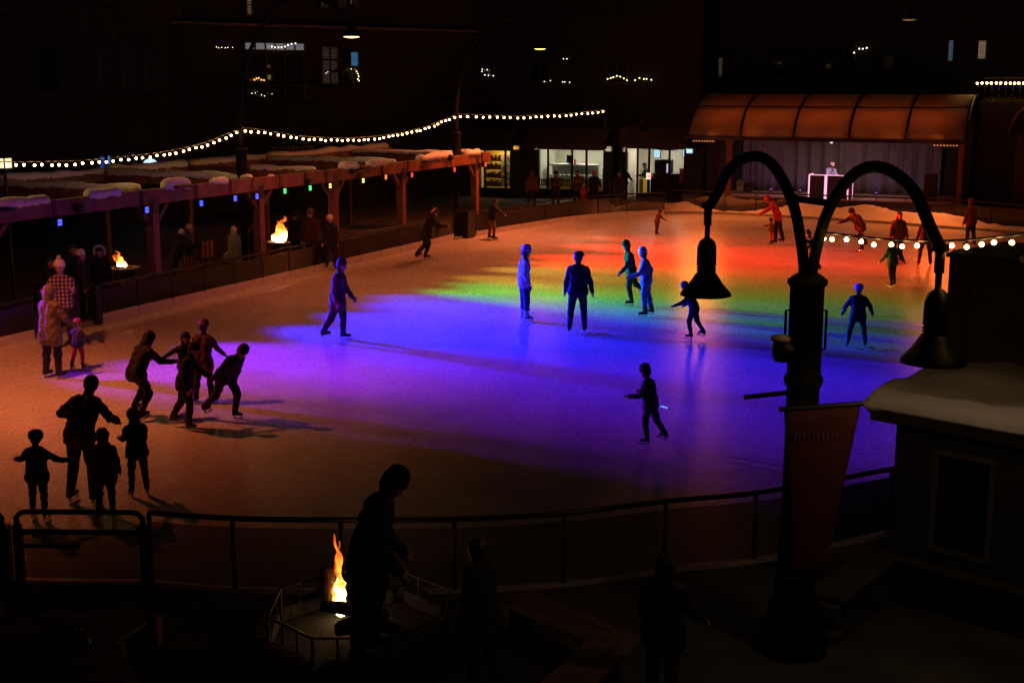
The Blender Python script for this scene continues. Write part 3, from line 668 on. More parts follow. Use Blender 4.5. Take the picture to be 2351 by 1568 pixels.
for k in range(8):
    a, b = ra[k], ra[(k + 1) % 8]; m_ = 22
    for j in range(m_): bd.ball(a.lerp(b, j / m_), .018, 6, 4)
bd.build('beaded_rail', pm('bright_iron', (.07, .06, .055), .35, .2, 9, 0, .7), pit, True)
for k in range(8):
    MB().tube([ra[k] - up * .3, ra[k]], .014, 6).build('rail_post', M['black'], pit)
    for u in (.33, .66): MB().tube([ra[k].lerp(ra[(k + 1) % 8], u) - up * .3, ra[k].lerp(ra[(k + 1) % 8], u)], .009, 5).build('baluster', M['black'], pit)
fl_c = G(782, 1398, .42)
charm = pm('charred_log', (.035, .022, .015), .9, .5, 14, .02)
rnd = random.Random(5)
for i in range(7):
    a = rnd.uniform(0, 6.28); r0 = rnd.uniform(.0, .3)
    p = Vector((fc.x, fc.y, .42)) + Vector((math.cos(a), math.sin(a), 0)) * r0; q_ = p + Vector((math.cos(a + 2.4), math.sin(a + 2.4), rnd.uniform(.1, .5))) * .55
    MB().tube([p, p.lerp(q_, .5) + up * .02, q_], [.07, .075, .06], 8).build('log', charm, pit, True)
MB().tube([fl_c - rt * .12 + fw * .1, fl_c - rt * .14 + fw * .14 + up * .42], [.1, .09], 9).build('log', charm, pit, True)
def flame(base, hgt_, wdt, lean, seed, parent, strength):
    """a few twisting tongues, each a tapered closed sheet of fire"""
    rn = random.Random(seed)
    m = MATS.get('fire')
    if m is None:
        m = bpy.data.materials.new('fire'); m.use_nodes = True; t_ = m.node_tree
        for n_ in list(t_.nodes): t_.nodes.remove(n_)
        o_ = t_.nodes.new('ShaderNodeOutputMaterial'); e_ = t_.nodes.new('ShaderNodeEmission'); tr = t_.nodes.new('ShaderNodeBsdfTransparent'); mx = t_.nodes.new('ShaderNodeMixShader')
        tc = t_.nodes.new('ShaderNodeTexCoord'); sx = t_.nodes.new('ShaderNodeSeparateXYZ'); t_.links.new(tc.outputs['Generated'], sx.inputs[0])
        nz_ = t_.nodes.new('ShaderNodeTexNoise'); nz_.inputs['Scale'].default_value = 4; nz_.inputs['Detail'].default_value = 5
        mp = t_.nodes.new('ShaderNodeMapping'); mp.inputs['Scale'].default_value = (3, 3, .9); t_.links.new(tc.outputs['Object'], mp.inputs[0]); t_.links.new(mp.outputs[0], nz_.inputs['Vector'])
        ad = t_.nodes.new('ShaderNodeMath'); ad.operation = 'MULTIPLY_ADD'; t_.links.new(nz_.outputs[0], ad.inputs[0]); ad.inputs[1].default_value = .9; t_.links.new(sx.outputs[2], ad.inputs[2])
        cr = t_.nodes.new('ShaderNodeValToRGB'); t_.links.new(ad.outputs[0], cr.inputs[0]); el = cr.color_ramp.elements
        el[0].position = .6; el[0].color = (1, .66, .3, 1); el[1].position = 1.0; el[1].color = (.9, .12, .01, 1)
        e2 = el.new(.85); e2.color = (1, .36, .06, 1)
        t_.links.new(cr.outputs[0], e_.inputs[0])
        sr = t_.nodes.new('ShaderNodeMapRange'); t_.links.new(ad.outputs[0], sr.inputs[0]); sr.inputs['From Min'].default_value = .7; sr.inputs['From Max'].default_value = 1.3; sr.inputs['To Min'].default_value = 15.0; sr.inputs['To Max'].default_value = .9
        t_.links.new(sr.outputs[0], e_.inputs[1])
        lw = t_.nodes.new('ShaderNodeLayerWeight'); lw.inputs[0].default_value = .35
        mr = t_.nodes.new('ShaderNodeMath'); mr.operation = 'MULTIPLY_ADD'; t_.links.new(lw.outputs['Facing'], mr.inputs[0]); mr.inputs[1].default_value = 1.1; mr.inputs[2].default_value = -.1; mr.use_clamp = True
        t_.links.new(mr.outputs[0], mx.inputs[0]); t_.links.new(e_.outputs[0], mx.inputs[1]); t_.links.new(tr.outputs[0], mx.inputs[2]); t_.links.new(mx.outputs[0], o_.inputs[0])
        MATS['fire'] = m
    for k in range(8):
        ph = rn.uniform(0, 6); h2 = hgt_ * (1.0 if k == 0 else rn.uniform(.3, .92)); off = Vector((rn.uniform(-.4, .4), rn.uniform(-.4, .4), 0)) * wdt * (0 if k == 0 else 1)
        pts = []; rs = []
        for i in range(25):
            u = i / 24; pts.append(Vector(base) + off * (1 - .5 * u) + up * (h2 * u) + rt * (lean * u * u + .2 * wdt * math.sin(ph + u * 7) * (.2 + u) + .12 * wdt * math.sin(ph * 2 + u * 21)) + fw * .2 * wdt * math.sin(ph * 2 + u * 6))
            rs.append(wdt * (.16 + .42 * math.sin(min(1, u * 2.2 + .12) * math.pi * .5)) * (1 - u) ** .75 * (1 + .45 * math.sin(ph * 3 + u * 19)) * (.8 if k == 0 else .5) + .003)
        MB().tube(pts, rs, 9).build('flame', m, parent, True)
def fire(name, base, hgt_, wdt, lean, seed, label, pw):
    t = thing(name, base, label, 'fire', 'open fires'); flame(base, hgt_, wdt, lean, seed, t, 1)
    light('glow', 'POINT', Vector(base) + up * hgt_ * .45, pw, (1, .42, .12), t, .12)
fire('camp_fire', fl_c - up * .06, .92, .12, -.05, 11, 'tall narrow orange flame burning in the octagonal fire pit', FIREP)

# ------------------------------------------------------------------ mitred plank benches round the pit
def bench(corner, ea, eb, label, zt_=.48):
    """two arms of three planks each meeting in a mitred corner"""
    c = Vector((corner.x, corner.y, 0)); a = (Vector((ea.x, ea.y, 0)) - c); b = (Vector((eb.x, eb.y, 0)) - c); la_, lb_ = a.length, b.length; a.normalize(); b.normalize()
    t = thing('plank_bench', c + up * .1, label, 'bench', 'mitred plank benches round the fire pit')
    bis = (a + b); sn = abs(a.x * b.y - a.y * b.x)
    wpl = .15
    for k in range(3):
        o0, o1 = k * (wpl + .012) / sn, (k * (wpl + .012) + wpl) / sn
        for dvec, L in ((a, la_), (b, lb_)):
            ot = b if dvec is a else a
            p0, p1 = c + bis * o0 + dvec * .004, c + bis * o1 + dvec * .004
            q0, q1 = c + dvec * L + ot * o0, c + dvec * L + ot * o1
            mb = MB(); vs = [Vector((p.x, p.y, z)) for z in (zt_ - .045, zt_) for p in (p0, q0, q1, p1)]
            mb.add(vs, [(0, 1, 2, 3), (4, 7, 6, 5), (0, 4, 5, 1), (1, 5, 6, 2), (2, 6, 7, 3), (3, 7, 4, 0)]); mb.build('plank', M['plank'], t, bevel=.006)
    for dvec, L in ((a, la_), (b, lb_)):
        ot = b if dvec is a else a; nrm = (ot - dvec * ot.dot(dvec)).normalized()
        for s_ in (.3, L - .25):
            MB().obox(c + dvec * (s_ + .12) + nrm * .24 + up * (zt_ / 2 + .025), dvec, nrm, up, .12, .4, zt_ - .155).build('leg', M['wood_d'], t, bevel=.008)
    return t
bench(G(138, 1480, .48), G(300, 1380, .48), G(330, 1800, .48), 'mitred plank bench with a dark bag on it, beside the fire pit')
bench(G(1472, 1462, .48), G(1215, 1352, .48), G(1180, 1760, .48), 'mitred plank bench between the fire pit and the twin-arched lamp')
p = G(178, 1500, .5)
t = thing('backpack', p, 'slumped black backpack lying on the plank bench', 'bag')
MB().ball(p + up * .13, .16, 14, 9, (1.1, .8, .8)).build('body', M['black'], t, True)
MB().ball(p + up * .1 - fw * .11, .09, 10, 7, (1.1, .6, .8)).build('pocket', M['rail'], t, True)
MB().tube(catmull([p + up * .24 - rt * .05, p + up * .3, p + up * .24 + rt * .05], 5), .012, 6).build('strap', M['rail'], t)
# ------------------------------------------------------------------ people
def cone_vf(a, b, ra, rb, n=10, m=3):
    """closed round cone between two points"""
    a, b = Vector(a), Vector(b); d = b - a; L = d.length
    if L < 1e-5: d = Vector((0, 0, 1)); L = 1e-5; b = a + d * L
    d.normalize(); u = d.cross(Vector((0, 0, 1)) if abs(d.z) < .9 else Vector((1, 0, 0))).normalized(); v = d.cross(u)
    rows = []
    for i in range(1, m + 1):
        t_ = math.pi / 2 * (1 - i / m); rows.append((a - d * ra * math.sin(t_), ra * math.cos(t_)))
    for i in range(0, m):
        t_ = math.pi / 2 * i / m; rows.append((b + d * rb * math.sin(t_), rb * math.cos(t_)))
    vs = [a - d * ra]; fs = []
    for c, r in rows:
        for j in range(n):
            an = 2 * math.pi * j / n; vs.append(c + (u * math.cos(an) + v * math.sin(an)) * r)
    vs.append(b + d * rb); k = len(rows); e = len(vs) - 1
    for j in range(n):
        fs.append((0, 1 + (j + 1) % n, 1 + j)); fs.append((e, 1 + (k - 1) * n + j, 1 + (k - 1) * n + (j + 1) % n))
    for i in range(k - 1):
        for j in range(n): fs.append((1 + i * n + j, 1 + i * n + (j + 1) % n, 1 + (i + 1) * n + (j + 1) % n, 1 + (i + 1) * n + j))
    return vs, fs
def hat_mesh(kind, hc_, hr, axis, mat, parent, mat2=None):
    """head wear in head axes: hc_ skull centre, hr skull radius, axis = 3x3 head frame (x right, y face, z up)"""
    k = hr / .1
    if kind in ('beanie', 'pom'):
        o = MB().lathe([(.104 * k, -.005), (.116 * k, .0), (.118 * k, .045 * k), (.108 * k, .05 * k), (.104 * k, .09 * k), (.085 * k, .125 * k), (.05 * k, .15 * k), (.0, .158 * k)], hc_, 16, axis).build('hat', mat, parent, True)
        if kind == 'pom': MB().ball(hc_ + axis @ Vector((0, 0, .185 * k)), .045 * k, 9, 6).build('pompom', mat2 or mat, o, True)
    elif kind == 'cap':
        mb = MB().lathe([(.106 * k, -.0), (.11 * k, .03 * k), (.1 * k, .08 * k), (.07 * k, .11 * k), (.0, .12 * k)], hc_ , 16, axis)
        mb.add([hc_ + axis @ Vector((x * k, y * k, z * k)) for z in (.012, .024) for x, y in ((-.085, .07), (-.06, .16), (0, .19), (.06, .16), (.085, .07))],
               [(0, 1, 2, 3, 4), (9, 8, 7, 6, 5), (0, 5, 6, 1), (1, 6, 7, 2), (2, 7, 8, 3), (3, 8, 9, 4), (4, 9, 5, 0)])
        mb.build('cap', mat, parent, True)
    elif kind == 'helmet':
        MB().lathe([(.118 * k, -.02), (.128 * k, .0), (.13 * k, .05 * k), (.11 * k, .105 * k), (.06 * k, .135 * k), (0, .142 * k)], hc_, 16, axis).build('helmet', mat, parent, True)
    elif kind == 'fur':
        pts = [hc_ + axis @ Vector((.135 * k * math.cos(a_), .06 * k, .02 + .15 * k * math.sin(a_))) for a_ in [R(-40 + 260 * i / 16) for i in range(17)]]
        MB().tube(pts, .035 * k, 8).build('fur_trim', mat, parent, True)
    elif kind == 'phones':
        MB().tube([hc_ + axis @ Vector((.112 * k * math.cos(a_), 0, .112 * k * math.sin(a_))) for a_ in [math.pi * i / 12 for i in range(13)]], .014, 7).build('headphone_band', mat2 or mat, parent, True)
        for s_ in (-1, 1): MB().ball(hc_ + axis @ Vector((s_ * .108 * k, 0, -.01)), .042, 9, 6, (.6, 1, 1)).build('ear_cup', mat2 or mat, parent, True)
        hat_mesh('cap', hc_, hr, axis, mat, parent)
HEADF = .0
def person(loc, hgt, cy, label, jacket=(.02, .02, .022), legs=(.015, .015, .018), hat=None, hatc=(.5, .5, .5), boots=(.012, .012, .012), skates=True, la=(6, 10, 12), ra=(6, 10, 12),
           ll=(4, 4, 6), rl=(-4, 4, 6), lean=3, nod=0, turn=0, hair='short', haircol=None, bulk=1.26, coat=.07, glove=None, group='skaters on the ice', vox=.017, sit=False, pat=None, z=None, skirt=False):
    k = hgt / 1.75 if not skates else (hgt - .06) / 1.75
    child = hgt < 1.35; hk = 1.18 if child else 1.0
    root = thing('person', loc, label, 'person', group); root.rotation_euler = (0, 0, AZ - R(cy))
    parts = []                                           # (a, b, ra, rb, label)
    L_ = R(lean); pel = Vector((0, 0, .95))
    def up_(x, y, zz): return pel + Vector((x, y * math.cos(L_) + (zz - .95) * math.sin(L_), -y * math.sin(L_) + (zz - .95) * math.cos(L_)))
    B = bulk
    for s_ in (-1, 1):
        parts.append((up_(s_ * .07, 0, .93), up_(s_ * .075, .0, 1.2), .118 * B, .115 * B, 1))
        parts.append((up_(s_ * .075, 0, 1.2), up_(s_ * .10, .0, 1.36), .115 * B, .105 * B, 1))
        parts.append((up_(s_ * .05, 0, 1.42), up_(s_ * .18, -.005, 1.375), .078, .07 * B, 1))
        parts.append((pel + Vector((s_ * .075, -.01, -.02)), up_(s_ * .075, -.01, 1.0), .122 * B, .12 * B, 1 if coat >= 0 else 2))
        if coat > 0:
            parts.append((pel + Vector((s_ * .08, 0, 0)), pel + Vector((s_ * (.095 + coat * .08), .0, -coat)), .125 * B, .13 * B, 1))
            parts.append((pel, pel + Vector((0, 0, -coat)), .12 * B, .12 * B, 1))
    parts.append((up_(0, .0, 1.42), up_(0, .012, 1.505), .085, .072, 1))
    parts.append((up_(0, .015, 1.48), up_(0, .02, 1.56), .055, .055, 0))
    NN = L_ + R(nod); hb = up_(0, .02, 1.52)
    hx = Matrix.Rotation(-R(turn), 3, 'Z'); hfr = Matrix.Rotation(-NN, 3, 'X') @ hx
    hc_ = hb + hfr @ Vector((0, .015, .125 * hk)); hr = .101 * hk
    parts.append((hc_ + hfr @ Vector((0, -.01, .02)), hc_ + hfr @ Vector((0, .005, .0)), hr, hr * .94, 0))
    parts.append((hc_ + hfr @ Vector((0, .025, -.03)) * hk, hc_ + hfr @ Vector((0, .035, -.085)) * hk, hr * .78, hr * .46, 0))
    parts.append((hc_ + hfr @ Vector((0, .088, .0)) * hk, hc_ + hfr @ Vector((0, .108, -.035)) * hk, .012, .017, 0))
    for s_ in (-1, 1): parts.append((hc_ + hfr @ Vector((s_ * .092, -.005, .01)) * hk, hc_ + hfr @ Vector((s_ * .094, -.005, -.03)) * hk, .018, .014, 0))
    if hat == 'hood':
        parts.append((hc_ + hfr @ Vector((0, -.035, .03)), up_(0, -.03, 1.43), hr * 1.22, .105, 1)); parts.append((hc_ + hfr @ Vector((0, -.015, .03)), hc_ + hfr @ Vector((0, -.04, .02)), hr * 1.08, hr * 1.15, 1))
        hair = None; hat = None
    if hair:
        hl = 5
        parts.append((hc_ + hfr @ Vector((0, -.025, .03)), hc_ + hfr @ Vector((0, -.03, -.01)), hr * 1.08, hr * 1.02, hl))
        if hair == 'long':
            for s_ in (-1, 0, 1): parts.append((hc_ + hfr @ Vector((s_ * .05, -.04, -.02)), hc_ + hfr @ Vector((s_ * .06, -.05, -.2)), .055, .05, hl))
    def dr(f, o_, s_): return Vector((s_ * math.sin(R(o_)), math.sin(R(f)) * math.cos(R(o_)), -math.cos(R(f)) * math.cos(R(o_))))
    gl = 4 if glove else 0
    for s_, A in ((-1, la), (1, ra)):
        sh = up_(s_ * .185, -.005, 1.375); el = sh + dr(A[0] + lean * .4, A[1], s_) * .29; inn = A[3] if len(A) > 3 else A[1] * .5
        fd = dr(A[0] + lean * .4 + A[2], inn, s_); wr = el + fd * .25
        parts.append((sh, el, .066 * B, .055 * B, 1)); parts.append((el, wr, .055 * B, .043 * B, 1))
        side = Vector((0, 1, 0)) if abs(fd.y) < .8 else Vector((0, 0, 1)); side = (side - fd * side.dot(fd)).normalized(); nrm_ = fd.cross(side)
        parts.append((wr, wr + fd * .075, .032, .036, gl))
        for q in range(4):
            o_ = (q - 1.5) * .021; Lq = (.06, .075, .07, .052)[q]; b0 = wr + fd * .085 + side * o_; b1 = b0 + fd * Lq * .55 + side * o_ * .12; b2 = b1 + (fd * .8 + nrm_ * .55 * s_) * Lq * .5
            parts.append((b0, b1, .0105, .0098, gl)); parts.append((b1, b2, .0098, .0088, gl))
        th0 = wr + fd * .02 + side * .03; parts.append((th0, th0 + (fd * .7 + side * .7) * .05, .014, .012, gl)); parts.append((th0 + (fd * .7 + side * .7) * .05, th0 + (fd * .95 + side * .5) * .075, .012, .01, gl))
    feet = []
    for s_, A in ((-1, ll), (1, rl)):
        hp = pel + Vector((s_ * .095, 0, -.03)); kn = hp + dr(A[0], A[1], s_) * .43; sd2 = dr(A[0] - A[2], A[1] * (A[3] if len(A) > 3 else .6), s_); an = kn + sd2 * .41
        parts.append((hp, kn, .108 * (1 + .4 * (B - 1)), .08 * (1 + .3 * (B - 1)), 2)); parts.append((kn, an, .079 * (1 + .3 * (B - 1)), .066, 2))
        ft = Matrix.Rotation(-R((A[0] - A[2])) * .55, 3, 'X') if not sit else Matrix.Identity(3)
        if skates: parts.append((kn.lerp(an, .72), an + sd2 * .02, .064, .06, 3))
        heel = an + ft @ Vector((0, -.035, -.045)); toe = an + ft @ Vector((s_ * .02, .15, -.06))
        parts.append((an, heel, .056, .05, 3)); parts.append((heel, toe, .048, .04, 3)); feet.append((heel, toe, ft))
    # one closed skin out of all the pieces
    vs, fs, lab = [], [], []
    for a, b, r0, r1, l_ in parts:
        v_, f_ = cone_vf(a, b, max(r0, .008), max(r1, .007)); o_ = len(vs); vs += v_; fs += [tuple(i + o_ for i in q) for q in f_]
    low = min(min(h_.z - .048, t_.z - .04) for h_, t_, _ in feet); blade = .062 if skates else 0
    dz = -low
    me = bpy.data.meshes.new('tmp'); me.from_pydata([tuple(v) for v in vs], [], fs)
    tmp = bpy.data.objects.new('tmp', me); col.objects.link(tmp)
    rm = tmp.modifiers.new('r', 'REMESH'); rm.mode = 'VOXEL'; rm.voxel_size = vox / k if vox / k > .011 else .011
    s2 = tmp.modifiers.new('s', 'SMOOTH'); s2.factor = .5; s2.iterations = 4
    bpy.context.view_layer.update(); dg = bpy.context.evaluated_depsgraph_get()
    bm_ = bpy.data.meshes.new_from_object(tmp.evaluated_get(dg)); bpy.data.objects.remove(tmp)
    n_ = len(bm_.vertices); co = np.empty(n_ * 3); bm_.vertices.foreach_get('co', co); co = co.reshape(-1, 3)
    nf = len(bm_.polygons); fc_ = np.empty(nf * 3); bm_.polygons.foreach_get('center', fc_); fc_ = fc_.reshape(-1, 3)
    def nearest(P):
        best = np.full(len(P), 1e9); idx = np.zeros(len(P), int)
        for a, b, r0, r1, l_ in parts:
            a = np.array(a); d_ = np.array(b) - a; q = ((P - a) @ d_) / max(1e-9, d_ @ d_); q = np.clip(q, 0, 1)
            ds = np.linalg.norm(P - a - q[:, None] * d_, axis=1) - (r0 + (r1 - r0) * q)
            if l_ == 3: ds -= .012
            m_ = ds < best; best[m_] = ds[m_]; idx[m_] = l_
        return idx
    fl = nearest(fc_); vl = nearest(co)
    nrm = np.empty(n_ * 3); bm_.vertices.foreach_get('normal', nrm); nrm = nrm.reshape(-1, 3)
    sd = (hash(label) % 97) * .37
    wob = np.sin(co[:, 2] * 30 + 4 * np.sin(co[:, 0] * 13 + sd) + 2 * np.sin(co[:, 1] * 16) + sd) * np.sin(co[:, 0] * 19 + co[:, 1] * 15 + sd) * .010 + np.sin(co[:, 2] * 75 + co[:, 1] * 20 + sd) * .002
    wob[(vl != 1) & (vl != 2)] = 0; co = co + nrm * wob[:, None]
    co[:, 2] += dz
    bm_.vertices.foreach_set('co', (co * k + np.array((0, 0, blade))).ravel()); bm_.update()
    def cm(pre, c, r_=.8, b_=.003): return pm('%s_%d_%d_%d' % (pre, c[0] * 999, c[1] * 999, c[2] * 999), c, r_, .15, 9, b_)
    bm_.materials.clear()
    for mm in (M['skin'], pat or cm('cloth', jacket), cm('cloth', legs), cm('boot', boots, .45, .001), cm('cloth', glove or (.02, .02, .02)), cm('hair', haircol or (.03, .018, .01), .5)): bm_.materials.append(mm)
    bm_.polygons.foreach_set('material_index', fl.astype(np.int32)); bm_.polygons.foreach_set('use_smooth', [True] * nf); bm_.update()
    body = bpy.data.objects.new('body', bm_); bm_.name = 'body'; col.objects.link(body); body.parent = root; BASE[body.name] = Vector()
    BASE[root.name] = Vector()                           # children are in the person's own axes
    T = lambda p: (Vector(p) + up * dz) * k + up * blade
    H_ = T(hc_)
    for s_ in (-1, 1):
        MB().ball(H_ + hfr @ Vector((s_ * .034, .082, .008)) * hk * k, .011 * k, 7, 5, (1.2, .7, .8)).build('eye', M['eye'], body, True)
    MB().ball(H_ + hfr @ Vector((0, .078, -.066)) * hk * k, .02 * k, 8, 5, (1.1, .5, .28)).build('mouth', pm('lips', (.3, .1, .08), .5), body, True)
    if hat:
        m1 = cm('hat', hatc); hat_mesh(hat, H_ + hfr @ Vector((0, -.005, .028 * k)), hr * k * 1.03, hfr, m1, root, pm('pom_fur', (.6, .58, .55), .9) if hat != 'phones' else pm('phones_blue', (.02, .03, .12), .4))
    if skates:
        for h_, t_, ft in feet:
            a, b = T(h_), T(t_); dn = ft @ Vector((0, 0, -1)); df = (b - a).normalized()
            mb = MB(); mb.beam(a + dn * (.048 * k + .036) - df * .03, b + dn * (.04 * k + .04) + df * .05, .007, .022)
            for q in (a - df * .005, a.lerp(b, .95)): mb.beam(q + dn * .036 * k, q + dn * (.04 * k + .04), .014, .03)
            mb.build('skate_blade', M['blade'], root)
    return root
def hpx(fx, fy, hy, z=0.0):
    p = G(fx, fy, z); r1, r2 = ray(fx, fy), ray(fx, hy); dist = math.hypot((p - CAM).x, (p - CAM).y)
    return p, CAM.z + r2.z * dist / math.hypot(r2.x, r2.y) - z
def P(fx, fy, hy, cy, label, z=0.0, hgt=None, **kw):
    p, h_ = hpx(fx, fy, hy, z); return person(p, hgt or max(.8, min(1.98, h_)), cy, label, **kw)
BLK, NAV, JEAN = (.012, .012, .014), (.015, .02, .04), (.05, .07, .13)
# --- skaters that stand out sharply
P(1203, 738, 570, 78, 'skater in a white quilted jacket and pale beanie standing still in white skates', jacket=(.62, .62, .66), legs=JEAN, hat='beanie', hatc=(.5, .5, .62), boots=(.7, .7, .7), hair='long', la=(-14, 8, 25), ra=(-8, 6, 28), ll=(2, 5, 3), rl=(6, 3, 8), lean=2, bulk=1.12, vox=.014)
P(1326, 764, 583, 8, 'man in black jacket and flat cap skating away with arms hanging', jacket=BLK, legs=(.008, .008, .01), hat='cap', hatc=(.03, .02, .02), la=(4, 16, 14), ra=(2, 18, 12), ll=(-4, 7, 10), rl=(3, 5, 4), lean=4, turn=40, bulk=1.15, vox=.014)
P(1447, 701, 556, -95, 'slim skater in dark clothes and black figure skates gliding on one foot', jacket=(.02, .02, .03), legs=BLK, hat='beanie', hatc=BLK, la=(18, 12, 20), ra=(-14, 12, 15), ll=(10, 3, 22), rl=(-22, 6, 40), lean=9, vox=.016)
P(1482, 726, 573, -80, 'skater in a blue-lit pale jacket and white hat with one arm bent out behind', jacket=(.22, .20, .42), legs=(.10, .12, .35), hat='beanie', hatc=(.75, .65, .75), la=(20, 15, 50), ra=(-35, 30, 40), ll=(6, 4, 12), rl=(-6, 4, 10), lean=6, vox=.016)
P(1592, 778, 650, -70, 'small hunched skater in dark green coat below the hanging lamp bell', jacket=(.02, .05, .04), legs=BLK, hat='beanie', hatc=(.04, .06, .08), la=(30, 25, 30), ra=(10, 30, 30), lean=22, ll=(18, 6, 30), rl=(-10, 8, 24))
P(1966, 798, 657, 10, 'child in long black coat and violet helmet skating with legs apart', jacket=(.015, .02, .018), legs=(.01, .01, .015), hat='helmet', hatc=(.30, .16, .75), la=(5, 34, 15), ra=(5, 34, 15), ll=(-6, 15, 8), rl=(4, 12, 8), lean=6, bulk=1.25, coat=.12)
P(1492, 1020, 846, -60, 'skater in dark blue jacket holding a glowing stick', jacket=(.02, .02, .06), legs=NAV, hat='beanie', hatc=(.03, .03, .08), la=(20, 10, 60), ra=(24, 14, 55), lean=10, ll=(10, 6, 20), rl=(-12, 6, 24), vox=.015)
P(778, 782, 600, 100, 'skater in maroon coat gliding alone past the glass fence', jacket=(.10, .012, .03), legs=(.035, .008, .015), hat='beanie', hatc=(.14, .03, .06), la=(14, 10, 18), ra=(-10, 10, 20), ll=(10, 4, 12), rl=(-14, 4, 18), lean=6, coat=.2)
P(122, 868, 660, 30, 'tall adult in olive parka skating beside a child in red trousers', jacket=(.13, .11, .06), legs=BLK, hat='hood', hatc=(.11, .09, .05), la=(8, 12, 12), ra=(22, 24, 26), ll=(0, 4, 6), rl=(6, 5, 10), lean=3, bulk=1.3, coat=.22, vox=.015)
P(182, 850, 738, 20, 'child in dark jacket and red trousers skating hand in hand with an adult', jacket=(.03, .03, .035), legs=(.35, .02, .03), hat='helmet', hatc=(.25, .03, .02), la=(40, 50, 30), ra=(10, 30, 20), ll=(-6, 9, 12), rl=(8, 6, 14), bulk=1.15, glove=(.4, .05, .03))
plaid = bpy.data.materials.new('plaid_flannel'); plaid.use_nodes = True
_t = plaid.node_tree; _b = _t.nodes['Principled BSDF']; _b.inputs['Roughness'].default_value = .9; _tc = _t.nodes.new('ShaderNodeTexCoord')
_mx = None
for _ax, _sc in (('X', 24), ('Z', 24)):
    _w = _t.nodes.new('ShaderNodeTexWave'); _w.wave_type = 'BANDS'; _w.bands_direction = _ax; _w.inputs['Scale'].default_value = 3.6; _t.links.new(_tc.outputs['Object'], _w.inputs[0])
    if _mx is None: _mx = _w.outputs[1]
    else:
        _a = _t.nodes.new('ShaderNodeMath'); _a.operation = 'MULTIPLY'; _t.links.new(_mx, _a.inputs[0]); _t.links.new(_w.outputs[1], _a.inputs[1]); _mx = _a.outputs[0]
_r = _t.nodes.new('ShaderNodeValToRGB'); _t.links.new(_mx, _r.inputs[0]); _r.color_ramp.elements[0].color = (.05, .03, .09, 1); _r.color_ramp.elements[1].color = (.55, .4, .5, 1); _r.color_ramp.elements[1].position = .7
_t.links.new(_r.outputs[0], _b.inputs['Base Color'])
P(150, 800, 602, 170, 'person in plaid flannel shirt and white pompom hat stepping through the fence gate', jacket=(.4, .3, .4), pat=plaid, legs=NAV, hat='pom', hatc=(.72, .7, .7), la=(40, 15, 60), ra=(40, 15, 60), bulk=1.15, vox=.015)
P(318, 962, 795, 40, 'dark crouching skater between the olive parka and the linked skaters', jacket=(.012, .01, .014), legs=BLK, hat='hood', hatc=(.012, .01, .014), la=(30, 20, 40), ra=(30, 20, 40), ll=(40, 10, 70), rl=(20, 10, 55), lean=28, bulk=1.2, hgt=1.72)
P(432, 922, 768, 160, 'child in black jacket with one arm stretched out to the side', jacket=BLK, legs=BLK, hat='hood', hatc=BLK, ra=(15, 62, 15, 60), la=(15, 20, 20), ll=(4, 5, 6), rl=(-4, 6, 6), bulk=1.25)
P(470, 926, 742, 10, 'adult in wine-red coat skating close behind a child in black', jacket=(.11, .03, .05), legs=(.015, .01, .015), hat='beanie', hatc=(.2, .08, .08), la=(12, 14, 25), ra=(20, 24, 30), ll=(-4, 5, 8), rl=(6, 5, 8), lean=8, coat=.2, bulk=1.15)
P(428, 984, 800, 95, 'skater in black leaning into a lunge with the front foot forward', jacket=(.012, .01, .012), legs=BLK, hat='beanie', hatc=BLK, la=(20, 20, 30), ra=(-10, 20, 20), ll=(-16, 4, 16), rl=(20, 5, 26), lean=16, hgt=1.55)
P(522, 966, 812, 120, 'bent skater in dark violet clothes trailing one straight arm', jacket=(.04, .015, .07), legs=(.02, .008, .03), hat='beanie', hatc=(.05, .02, .08), la=(-52, 22, 6), ra=(-30, 55, 8, 55), ll=(24, 6, 40), rl=(-20, 6, 30), lean=40, hgt=1.6)
P(192, 1154, 872, 20, 'large adult in brown jacket stooping over two children with hands on hips', jacket=(.10, .06, .03), legs=BLK, hat=None, hair='short', la=(-20, 52, 75, -15), ra=(-20, 52, 75, -15), ll=(4, 7, 14), rl=(8, 6, 14), lean=26, bulk=1.2, hgt=1.88, vox=.015)
P(246, 1188, 992, -10, 'child in dark red winter coat standing beside the stooping adult', jacket=(.10, .012, .012), legs=BLK, hat='hood', hatc=(.09, .012, .012), la=(6, 14, 12), ra=(6, 14, 12), ll=(2, 5, 8), rl=(-6, 4, 10), bulk=1.3, coat=.18)
P(320, 1138, 946, -30, 'child in black snowsuit looking down at the ice near the stooping adult', jacket=BLK, legs=(.02, .02, .02), hat='hood', hatc=BLK, la=(30, 8, 50), ra=(24, 8, 40), ll=(2, 5, 6), rl=(-2, 5, 6), lean=7, nod=16, bulk=1.22, coat=.1)
P(92, 1192, 1000, 5, 'toddler in puffy black coat waving both arms out', jacket=(.012, .012, .014), legs=(.03, .02, .015), hat='helmet', hatc=BLK, la=(30, 42, 40, 50), ra=(30, 44, 40, 55), ll=(3, 5, 5), rl=(-3, 5, 5), bulk=1.35, coat=.12)
P(1784, 560, 450, -70, 'adult in red quilted jacket bending over a small child below the stage', jacket=(.42, .05, .03), legs=BLK, hat='beanie', hatc=(.45, .05, .04), la=(40, 8, 10), ra=(36, 10, 14), ll=(6, 4, 6), rl=(-10, 4, 6), lean=26, nod=20, hgt=1.86, bulk=1.12)
P(1770, 562, 512, -100, 'small child in red snow trousers held up by the bending adult', jacket=(.12, .03, .03), legs=(.5, .04, .03), hat='helmet', hatc=(.06, .06, .06), ra=(60, 30, 20), la=(40, 20, 10), hgt=.95)
